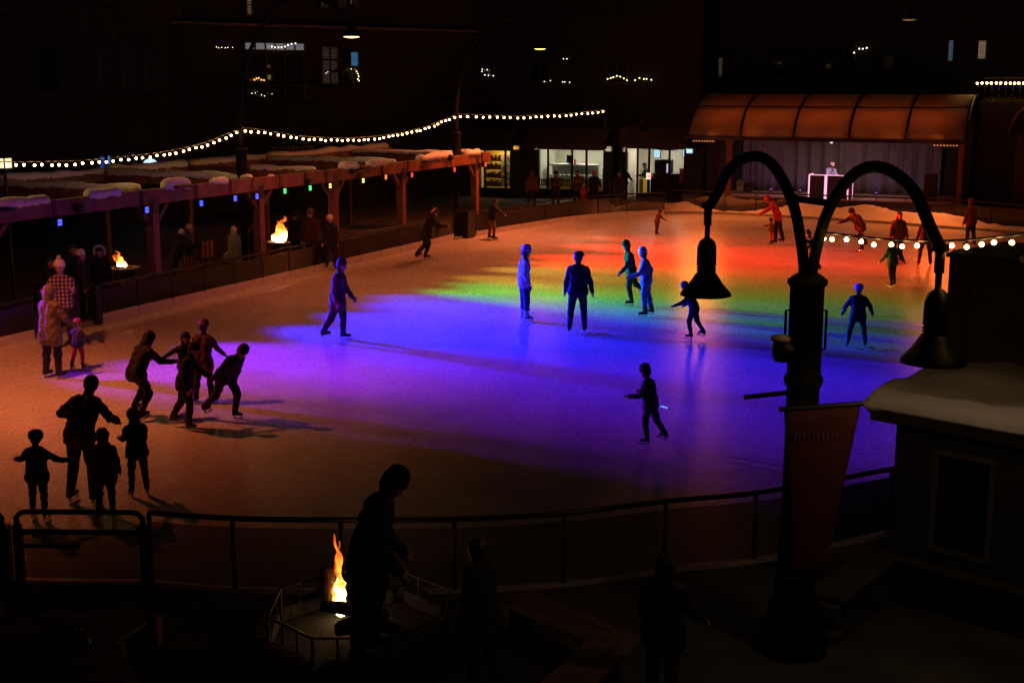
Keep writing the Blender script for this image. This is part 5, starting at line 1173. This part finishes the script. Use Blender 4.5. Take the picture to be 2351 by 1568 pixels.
# blue-lit shop corner
for px, w_, lab in ((247, 40, 'blue-lit narrow banner in the corner shop window'), (243, 0, '')):
    pass
t = thing('round_sign', (0, 0, 0), 'round white glowing sign with a blue halo peeking over the snow', 'sign')
a, z = FP(fA, 341, 382); c = fA[0] + fA[1] * a + up * z + fA[2] * .35; ax = Matrix((fA[1], up, fA[2])).transposed()
t.location = c; BASE[t.name] = Vector(c); rr_ = FP(fA, 361, 382)[0] - a
MB().lathe([(rr_, -.06), (rr_, .04), (rr_ * .96, .06)], c, 32, ax).build('case', M['black'], t)
MB().lathe([(rr_ * .94, .061), (rr_ * .94, .066)], c, 32, ax).build('lit_face', em('sign_blue_white', (.55, .82, 1), 1.15), t)
MB().lathe([(rr_ * .60, .0665), (rr_ * .60, .069)], c, 32, ax).build('inner_ring', em('sign_white', (.8, .92, 1), 1.15), t)
MB().lathe([(rr_ * .09, .0695), (rr_ * .09, .073)], c + fA[1] * -rr_ * .78 + up * rr_ * .12, 10, ax).build('dot', M['black'], t)
MB().tube([c - fA[2] * .05, c - fA[2] * .34], .04, 6).build('bracket', M['black'], t)
for i, (x0, x1, y0, y1, cl, s_) in enumerate(((227, 240, 360, 400, (.02, .10, .6), .30), (246, 252, 358, 394, (.05, .25, 1), .6), (303, 308, 350, 392, (.02, .05, .4), .15))):
    a0, z1 = FP(fA, x0, y0); a1, z0 = FP(fA, x1, y1)
    t = thing('blue_banner', fA[0] + fA[1] * a0 + up * z0, ('wide dim blue lit panel beside the round sign', 'thin bright blue lit panel beside the wide dim one', 'faint blue strip under the festoon bulbs')[i], 'sign')
    FB('panel', fA, a0, a1, .16, .19, z0, z1, em('blue_panel_%d' % i, cl, s_), t); FB('casing', fA, a0 - .04, a1 + .04, .01, .155, z0 - .04, z1 + .04, M['black'], t)
# lantern at the pergola end
q = GX(10, 375, -3.0)
t = thing('lantern', q, 'boxy paper lantern glowing warm white at the end of the festoon', 'lantern')
MB().box(q.x - .13, q.x + .13, q.y - .13, q.y + .13, q.z - .12, q.z + .12).build('panes', em('lantern_glow', (1, .78, .45), 1.3), t)
mb = MB()
for sx in (-1, 1):
    for sy in (-1, 1): mb.box(q.x + sx * .13 - .012, q.x + sx * .13 + .012, q.y + sy * .13 - .012, q.y + sy * .13 + .012, q.z - .14, q.z + .14)
mb.box(q.x - .15, q.x + .15, q.y - .15, q.y + .15, q.z + .125, q.z + .16); mb.box(q.x - .15, q.x + .15, q.y - .15, q.y + .15, q.z - .16, q.z - .125)
mb.build('frame', M['black'], t); MB().tube([q - up * .16, Vector((q.x, q.y, .1))], .04, 8).build('post', M['black'], t)

# ------------------------------------------------------------------ shops under the back building (real rooms behind glass)
SHY = 39.0; fS = Fc(GY(1062, 450, SHY), GY(1600, 450, SHY)); LS = fS[3]
bS = thing('shop_building', fS[0], 'dark back building with three lit shop fronts at street level', 'building'); bS['kind'] = 'thing'
op = [(1098, 1172, 344, 442), (1234, 1386, 342, 456), (1436, 1571, 340, 458)]
O = [(FP(fS, x0, 400)[0], FP(fS, x1, 400)[0], .12, FP(fS, (x0 + x1) / 2, y0)[1]) for x0, x1, y0, y1 in op]
edges = [0.0] + [v for o_ in O for v in o_[:2]] + [LS + .3]
for i in range(0, len(edges), 2): FB('pier', fS, edges[i], edges[i + 1], -.4, 0, .1, O[0][3] + .02, M['stone2'], bS)
ztop = max(o_[3] for o_ in O)
FB('upper_wall', fS, -1.0, LS + .1, -4, 0.02, ztop + .4, 16, M['wall2'], bS)
FB('lintel_band', fS, -1.0, LS + .1, -.4, 0.02, ztop + .03, ztop + .398, M['wall2'], bS)
for i, (a0, a1, z0, z1) in enumerate(O):
    if z1 < ztop + .03: FB('lintel', fS, a0, a1, -.4, 0, z1, ztop + .028, M['wall2'], bS)
warm = [(1, .78, .38), (1, .93, .72), (1, .88, .72)]
for i, (a0, a1, z0, z1) in enumerate(O):
    dp = 3.6 if i else 1.6
    rm = FB('shop_room', fS, a0 - .3, a1 + .3, -dp - .1, -dp, .1, z1 + .3, [pm('mustard_wall', (.62, .40, .04), .7, .05), M['plaster'], M['plaster']][i], bS)
    FB('room_floor', fS, a0 - .3, a1 + .3, -dp, -.05, .1, .115, pm('shop_floor', (.2, .17, .14), .5), rm)
    FB('room_ceiling', fS, a0 - .3, a1 + .3, -dp, -.41, z1 + .2, z1 + .3, M['plaster'], rm)
    for s_, aa in ((0, a0 - .4), (1, a1 + .3)): FB('room_side', fS, aa, aa + .1, -dp, -.41, .1, z1 + .3, (M['plaster'] if not (i == 1 and s_) else pm('grey_wall', (.16, .145, .15), .6)), rm)
    for k in range(2 if i else 1):
        a = a0 + (a1 - a0) * (.5 if not i else (.28 + .44 * k)); FB('ceiling_panel', fS, a - .5, a + .5, -dp * .55 - .3, -dp * .55 + .3, z1 + .185, z1 + .198, em('shop_panel_%d' % i, warm[i], (SHOPE * .7, SHOPE, SHOPE * .8)[i]), rm)
    # glazing
    cuts = {0: (.19, .83), 1: (.155, .52, .735), 2: (.2, .395, .74)}[i]
    bars = [0] + list(cuts) + [1]
    wn = FB('shop_window', fS, a0, a1, -.12, -.04, z1 - .06, z1, M['black'], bS)
    for c in bars: a = a0 + (a1 - a0) * c; FB('mullion', fS, a - .05, a + .05, -.12, -.04, .1, z1 - .06, M['black'], wn)
    for j in range(len(bars) - 1):
        p0, p1 = a0 + (a1 - a0) * bars[j] + .05, a0 + (a1 - a0) * bars[j + 1] - .05
        if i == 2 and j == 0: continue                    # open door
        FB('pane', fS, p0, p1, -.083, -.077, .45, z1 - .06, M['pane'], wn)
        FB('bulkhead', fS, p0, p1, -.11, -.05, .1, .45, M['black'], wn)
    # sloping awning with ribs
    aw = MB(); za, zb_ = z1 + 1.05, z1 + .3; P_ = lambda a, d, z: fS[0] + fS[1] * a + fS[2] * d + up * z
    k = 6 if i else 3; awo = None
    for j in range(k):
        p0, p1 = a0 - .4 + (a1 - a0 + .8) * j / k + .008, a0 - .4 + (a1 - a0 + .8) * (j + 1) / k - .008
        mb = MB().add([P_(p0, .05, za), P_(p1, .05, za), P_(p1, 1.0, zb_), P_(p0, 1.0, zb_), P_(p0, .05, za - .02), P_(p1, .05, za - .02), P_(p1, 1.0, zb_ - .02), P_(p0, 1.0, zb_ - .02)],
                      [(0, 1, 2, 3), (7, 6, 5, 4), (0, 4, 5, 1), (1, 5, 6, 2), (2, 6, 7, 3), (3, 7, 4, 0)])
        o = mb.build('awning_strip', pm('awning_canvas', (.13, .08, .035), .8, .2, 3), bS)
        FB('valance', fS, p0, p1, .985, 1.0, zb_ - .27, zb_ - .022, MATS['awning_canvas'], bS)
        if i == 2 and j in (0, 1, 3, 4): text('valance_lettering', 'Sweet Crepes' if j in (0, 3) else 'Savory Crepes', .15 if j != 2 else .15, bS, P_(p0 + .05 + (0 if j != 2 else .0), 1.004, zb_ - .2), fS[1], up, pm('valance_print', (.04, .02, .01), .8), .001)
# shop one: candy wall
a0, a1, z0, z1 = O[0]; A = lambda u: a0 + (a1 - a0) * u
t = thing('candy_display', fS[0] + fS[1] * A(.6) - fS[2] * .9 + up * .1, 'cream display panel dotted with coloured sweets in the first shop', 'display')
FB('panel', fS, A(.48), A(.92), -.95, -.9, .5, z1 - .25, pm('cream_panel', (.7, .62, .42), .6, .05), t)
rnd = random.Random(9); cols = [(.05, .25, .08), (.5, .04, .03), (.06, .12, .3), (.6, .2, .02), (.15, .06, .2)]
axS = Matrix((fS[1], up, fS[2])).transposed()
for k in range(22):
    c = fS[0] + fS[1] * A(rnd.uniform(.52, .9)) - fS[2] * .9 + up * rnd.uniform(.6, z1 - .35); cc = cols[k % 5]
    MB().lathe([(.07, 0), (.075, .02), (.05, .035), (0, .04)], c, 10, axS @ Matrix.Diagonal((1, .75 + .3 * rnd.random(), 1))).build('sweet', pm('sweet_%d' % (k % 5), cc, .35), t, True)
t = thing('bottle_shelf', fS[0] + fS[1] * A(.35) - fS[2] * .7 + up * .1, 'dark shelf of packets and bottles beside the candy panel', 'shelf')
for k in range(4):
    FB('shelf_board', fS, A(.02), A(.55), -.8, -.5, .5 + k * .45, .53 + k * .45, M['wood_d'], t)
    for j in range(9): FB('packet', fS, A(.04 + j * .056), A(.085 + j * .056), -.75, -.58, .532 + k * .45, .532 + k * .45 + rnd.uniform(.16, .34), pm('packet_%d' % (j % 4), ((.3, .03, .02), (.35, .2, .05), (.08, .04, .02), (.4, .35, .25))[(j + k) % 4], .5), t)
# shop two: ice-cream counter
a0, a1, z0, z1 = O[1]; A2 = lambda u: a0 + (a1 - a0) * u
yel = pm('yellow_front', (.75, .48, .02), .5, .06); wht = pm('white_top', (.75, .75, .72), .4, .04)
t = thing('ice_cream_counter', fS[0] + fS[1] * A2(.4) - fS[2] * 1.6 + up * .1, 'long ice-cream counter with glass display and yellow front', 'counter')
FB('base', fS, A2(.0), A2(.72), -1.9, -1.2, .12, .95, yel, t); FB('rail', fS, A2(.0), A2(.72), -1.95, -1.15, .95, 1.03, M['steel'], t)
FB('top', fS, A2(.0), A2(.74), -2.1, -1.6, 1.62, 1.72, wht, t); FB('back_panel', fS, A2(.0), A2(.72), -2.1, -2.05, 1.03, 1.62, wht, t)
FB('display_glass', fS, A2(.005), A2(.72), -1.2, -1.19, 1.04, 1.62, M['pane'], t)
for k in range(10): MB().ball(fS[0] + fS[1] * A2(.04 + k * .067) - fS[2] * 1.5 + up * 1.12, .13, 9, 6, (1, 1, .6)).build('ice_cream_tub', pm('tub_%d' % (k % 3), ((.8, .75, .6), (.7, .6, .45), (.5, .6, .5))[k % 3], .5), t, True)
t = thing('till_screen', fS[0] + fS[1] * A2(.3) - fS[2] * 1.8 + up * 1.72, 'black till screen on the ice-cream counter', 'screen')
FB('screen', fS, A2(.255), A2(.36), -1.75, -1.71, 1.8, 2.2, M['black'], t, .01); FB('stand', fS, A2(.29), A2(.32), -1.78, -1.72, 1.72, 1.8, M['black'], t)
t = thing('red_cup', fS[0] + fS[1] * A2(.39) - fS[2] * 1.75 + up * 1.72, 'red cup standing next to the till screen', 'cup'); c = fS[0] + fS[1] * A2(.39) - fS[2] * 1.75 + up * 1.72
MB().lathe([(.06, 0), (.08, .2), (.07, .2), (.05, .02)], c, 14).build('cup', pm('cup_red', (.6, .08, .06), .4), t, True); MB().lathe([(.083, .2), (.083, .225), (.02, .26)], c, 14).build('lid', pm('cup_red', (.6, .08, .06), .4), t, True)
t = thing('cake_cabinet', fS[0] + fS[1] * A2(.93) - fS[2] * 1.0 + up * .1, 'curved glass cake cabinet with lit shelves by the shop door', 'cabinet')
FB('base', fS, A2(.78), A2(.97), -1.7, -.9, .12, .5, yel, t)
for k in range(4): FB('shelf', fS, A2(.89), A2(.985), -1.5, -1.0, .75 + k * .28, .765 + k * .28, em('cabinet_shelf', (.6, .8, 1), .45), t)
mb = MB(); pts = [fS[0] + fS[1] * (A2(.875) + .12 * (1 - math.cos(math.pi / 2 * i / 8)) * 1.2) - fS[2] * .98 + up * (.5 + 1.3 * math.sin(math.pi / 2 * i / 8)) for i in range(9)]
mb.tube(pts, .025, 6); mb.build('curved_edge', wht, t, True)
FB('cabinet_glass', fS, A2(.89), A2(.985), -.97, -.963, .5, 1.75, M['pane'], t)
t = thing('yellow_counter', fS[0] + fS[1] * A2(.8) - fS[2] * 1.5 + up * .1, 'short yellow counter end between ice cream and cake cabinet', 'counter')
FB('front', fS, A2(.735), A2(.875), -1.9, -1.1, .12, 1.0, yel, t); FB('top', fS, A2(.73), A2(.88), -1.95, -1.05, 1.0, 1.06, wht, t)
t = thing('wall_papers', fS[0] + fS[1] * A2(.83) - fS[2] * 3.45 + up * 1.9, 'white paper notices pinned to the grey shop wall', 'notice')
for k in range(2): FB('sheet', fS, A2(.77 + k * .035), A2(.8 + k * .035), -3.59, -3.58, 1.75, 2.25, wht, t)
FB('grey_panel', fS, A2(.745), A2(1.0), -3.598, -3.592, .2, z1 + .1, pm('grey_wall', (.16, .145, .15), .6), t)
FB('fridge_door', fS, A2(.86), A2(.97), -3.57, -3.4, .15, 2.6, pm('fridge_dark', (.07, .06, .07), .3), t)
t = thing('park_bench', fS[0] + fS[1] * A2(.3) + fS[2] * .6 + up * .1, 'black slatted bench standing outside the ice-cream shop', 'bench')
FB('seat', fS, A2(.05), A2(.56), .35, .85, .52, .57, M['black'], t); FB('back_rail', fS, A2(.05), A2(.56), .3, .35, .98, 1.04, M['black'], t); FB('back_rail', fS, A2(.05), A2(.56), .3, .35, .70, .74, M['black'], t)
for k in range(15): FB('back_slat', fS, A2(.06 + k * .035), A2(.078 + k * .035), .31, .34, .742, .978, M['black'], t)
for u in (.06, .54):
    for d0 in (.38, .78): FB('leg', fS, A2(u), A2(u) + .05, d0, d0 + .05, .1, .519, M['black'], t)
# shop three: crepe counter with screens and two people
a0, a1, z0, z1 = O[2]; A3 = lambda u: a0 + (a1 - a0) * u
scr = em('screen_glow', (.55, .85, 1), 1.1)
for k, (u0, u1, v0, v1, lab) in enumerate(((.325, .43, 350, 366, 'bright white menu screen above the open shop door'), (.82, .985, 347, 363, 'second bright menu screen at the far side of the crepe shop'))):
    zc1, zc0 = FP(fS, 1500, v0)[1] + .05, FP(fS, 1500, v1)[1]
    t = thing('menu_screen', fS[0] + fS[1] * A3(u0) - fS[2] * 1.5 + up * zc0, lab, 'screen', 'menu screens')
    FB('screen', fS, A3(u0), A3(u1), -1.5, -1.48, zc0, zc1, scr, t); FB('bezel', fS, A3(u0) - .03, A3(u1) + .03, -1.56, -1.505, zc0 - .03, zc1 + .03, M['black'], t); FB('hanger', fS, A3((u0 + u1) / 2) - .02, A3((u0 + u1) / 2) + .02, -1.56, -1.52, zc1 + .03, z1 + .19, M['black'], t)
t = thing('crepe_counter', fS[0] + fS[1] * A3(.5) - fS[2] * 1.2 + up * .1, 'dark crepe counter with coffee machine and boards', 'counter')
FB('front', fS, A3(.40), A3(1.0), -1.0, -.3, .12, 1.45, M['black'], t); FB('machine', fS, A3(.45), A3(.72), -.95, -.4, 1.46, 2.15, pm('machine_dark', (.02, .02, .02), .3), t, .03)
FB('hood', fS, A3(.5), A3(.76), -1.2, -.5, 2.62, 2.95, M['black'], t); FB('red_cloth', fS, A3(.9), A3(.985), -.28, -.2, 1.0, 1.75, pm('cup_red', (.6, .08, .06), .4), t)
FB('side_front', fS, A3(.13), A3(.2), -1.6, -1.0, .12, 1.1, yel, t); FB('lit_dispenser', fS, A3(.66), A3(.695), -.39, -.37, 1.5, 1.95, em('dispenser', (.85, .55, .9), .8), t)
t = thing('window_sign', fS[0] + fS[1] * A3(.39) + up * 1.3, 'small lit red and white W sign in the crepe shop window', 'sign')
zw = FP(fS, 1490, 405)[1]; FB('box', fS, A3(.36), A3(.43), -.03, .02, zw - .16, zw + .16, em('sign_pale', (1, .75, .6), 1.3), t)
text('letter', 'W', .3, t, fS[0] + fS[1] * (A3(.36) + .02) + fS[2] * .03 + up * (zw - .11), fS[1], up, em('sign_red', (1, .06, .02), 1.5), .004)
for u, cy_, lab, kw in ((.09, 60, 'server in a white shirt leaning over the crepe counter', dict(jacket=(.7, .62, .55), hair='short')), (.165, -75, 'server in black shirt and black cap in the shop doorway', dict(jacket=BLK, hat='cap', hatc=BLK))):
    q = fS[0] + fS[1] * A3(u) - fS[2] * (2.0 if u < .1 else 1.9); person(Vector((q.x, q.y, .115)), 1.72, cy_, lab, legs=BLK, skates=False, group='crepe shop servers', la=(30, 8, 50), ra=(30, 8, 50), lean=8, **kw)
q = fS[0] + fS[1] * A3(.05) + fS[2] * .7; person(Vector((q.x, q.y, .1)), 1.74, 20, 'customer in black coat standing at the open crepe shop door', jacket=BLK, legs=BLK, hair='short', skates=False, group='crepe shop servers', ra=(30, 20, 30))
# upper storey windows of the back building
window(fS, bS, 1108, 150, 1150, 182, 3, 1); window(fS, bS, 1220, 140, 1262, 190, 2, 1); window(fS, bS, 1395, 150, 1440, 190, 2, 1)
fU = Fc(GY(1560, 450, 42.0), GY(2700, 450, 42.0)); bU = thing('upper_building', fU[0], 'tall dark building with few lit windows behind the stage roof', 'building'); bU['kind'] = 'thing'
FB('wall', fU, .4, 30, -4, 0, .1, 17, M['wall2'], bU)
window(fU, bU, 1622, 134, 1641, 190, 1, 2, (1, .5, .25), .3, 16); window(fU, bU, 1649, 134, 1659, 176, 1, 1, (.9, .55, .25), .045)
window(fU, bU, 2033, 132, 2052, 152, 1, 1, (.5, .35, .25), .02, 6); window(fU, bU, 2180, 94, 2187, 140, 1, 1, (.4, .7, 1), .2, 12); window(fU, bU, 2248, 95, 2262, 135, 1, 1, (1, .62, .36), .35, 14)
window(fU, bU, 1760, 100, 1830, 180, 3, 2); window(fU, bU, 1900, 100, 1960, 180, 3, 2)
balcony(fU, bU, 1610, 1670, 170, 192)
fairy(fU, 'white fairy lights on a dark balcony high above the stage roof', [(1963, 122), (1975, 113), (1983, 113), (1992, 111)], (1, .9, .8), .03, 4)
fairy(fS, 'dotted fairy lights along the upper ledge over the first shop', [(1111, 165), (1118, 173), (1126, 174), (1137, 175), (1112, 160), (1123, 161)], (1, .9, .7), .03, 2.5)
fairy(fS, 'dotted fairy lights over the ice-cream shop awning', [(1254, 188), (1268, 186), (1296, 189), (1301, 189), (1312, 190), (1298, 136), (1306, 136)], (1, .9, .7), .028, 2)
fairy(fS, 'warm fairy lights strung between two dark upper windows', [(1399, 182), (1406, 180), (1412, 178), (1420, 175), (1428, 177), (1436, 181), (1443, 185), (1462, 185), (1472, 180), (1482, 182), (1488, 182), (1499, 184)], (1, .7, .35), .032, 3)
# terrace beside the stage with its own string of bulbs and a frosted hedge
fT = Fc(GY(2236, 450, 36.5), GY(2900, 450, 36.5)); bT = thing('terrace_house', fT[0], 'dark terrace house beside the stage with an arched doorway and planted balcony', 'building'); bT['kind'] = 'thing'
zT = FP(fT, 2300, 232)[1]; FB('wall', fT, 0, 12, -3, 0, .1, zT, M['wall2'], bT)
a0, zd = FP(fT, 2318, 310); MB().tube(catmull([fT[0] + fT[1] * (a0 + 1.6 - 1.6 * math.cos(math.pi * i / 10)) + fT[2] * .06 + up * (zd + 1.5 * math.sin(math.pi * i / 10)) for i in range(11)], 3), .07, 7).build('door_arch', M['wood_d'], bT, True)
FB('door', fT, a0 + .3, a0 + 2.9, .002, .05, .1, zd, M['wood_d'], bT)
FB('rail', fT, .1, 11.9, -.12, -.06, zT + .95, zT + 1.0, M['black'], bT)
for i in range(40): FB('baluster', fT, .15 + i * .29, .17 + i * .29, -.1, -.08, zT, zT + .95, M['black'], bT)
hd = MB(); rnd = random.Random(4)
for i in range(1500):
    c = fT[0] + fT[1] * rnd.uniform(.2, 8) + fT[2] * rnd.uniform(-.02, .25) + up * (zT + .05 + rnd.gauss(0, .05) + .08 * math.sin(i)); d1 = Vector((rnd.gauss(0, 1), rnd.gauss(0, 1), rnd.gauss(0, 1))).normalized() * .05; d2 = Vector((rnd.gauss(0, 1), rnd.gauss(0, 1), rnd.gauss(0, 1))).normalized() * .015
    hd.add([c - d2, c + d2, c + d1], [(0, 1, 2)])
o = hd.build('garland', pm('garland_green', (.10, .13, .03), .7), None); tag(o, 'green fir garland draped along the terrace edge', 'garland', None, 'thing')
string('festoon of small bulbs over the terrace balcony', [fT[0] + fT[1] * FP(fT, x, 189)[0] + fT[2] * .1 + up * FP(fT, x, 189)[1] for x in (2240, 2270, 2300, 2330, 2360, 2400)], 15, .045, drop=.05)

# ------------------------------------------------------------------ seats, tables and fires under the pergola
def chair(loc, cy_, lab):
    t = thing('striped_chair', loc, lab, 'chair', 'striped chairs under the pergola'); BASE[t.name] = Vector(); t.rotation_euler = (0, 0, AZ - R(cy_))
    m1 = [pm('stripe_dark', (.05, .02, .02), .8), pm('stripe_tan', (.22, .13, .08), .8)]
    for i in range(7): MB().box(-.28 + i * .08, -.203 + i * .08, -.25, -.2, .42, .95).build('back_slat', m1[i % 2], t)
    MB().box(-.28, .28, -.2, .28, .36, .42).build('seat', m1[0], t, bevel=.01)
    for x in (-.27, .23):
        for y in (-.24, .22): MB().box(x, x + .04, y, y + .04, 0, .359).build('leg', M['black'], t)
        MB().box(x - .02, x + .06, -.2, .26, .58, .62).build('arm_rest', M['wood_d'], t)
for i, (x, y) in enumerate(((-2.0, -3.2), (-1.2, -2.1), (-1.0, .9), (-1.1, 1.9), (-1.2, 5.0), (-3.5, 2.0), (-3.2, 8.6))):
    chair(Vector((x, y, .1)), 30 + i * 47, 'slatted striped chair %s' % ('at the pergola end', 'next to the fence gate', 'behind the blue glass panel', 'closest to the small fire', 'behind the seated cream coat', 'deep under the pergola', 'facing the large flame')[i])
def table_fire(loc, lab, flab, h2, w2, lean, seed, pw):
    t = thing('fire_table', loc, lab, 'fire table', 'fire tables under the pergola'); l = Vector(loc)
    MB().lathe([(.32, 0), (.34, .1), (.3, .45), (.5, .5), (.52, .56), (.36, .57), (.33, .5)], l, 20).build('bowl', M['stone2'], t, True)
    for k in range(6): a = k * 1.05; MB().ball(l + Vector((.18 * math.cos(a), .18 * math.sin(a), .55)), .09, 8, 5, (1.2, .9, .6)).build('log', pm('charred_log', (.035, .022, .015), .9), t, True)
    fire('table_flame', l + up * .55, h2, w2, lean, seed, flab, pw)
f1 = G(283, 607, .75); table_fire(Vector((f1.x, f1.y, .1)), 'round stone fire table near the fur-hooded person', 'small leaping flame on the round fire table by the fur hood', .5, .2, -.25, 3, 9)
f2 = G(645, 545, .95); table_fire(Vector((f2.x, f2.y, .25)), 'round stone fire table under the tall flame', 'tall forked flame on the fire table beside the plaid coat', .85, .42, .05, 21, 14)
cu = G(532, 590, .55); t = thing('cream_blanket', cu, 'crumpled cream blanket draped over a seat by the lamp post', 'blanket')
t.location = Vector((cu.x, cu.y, .1)); BASE[t.name] = t.location.copy()
MB().ball(Vector((cu.x, cu.y, .5)), .32, 16, 10, (1.0, .8, .75)).build('folds', pm('cream_wool', (.6, .5, .45), .9, .1, 6, .02), t, True)
MB().lathe([(.3, 0), (.3, .3)], (cu.x, cu.y, .1), 12).build('pouf', M['wood_d'], t)
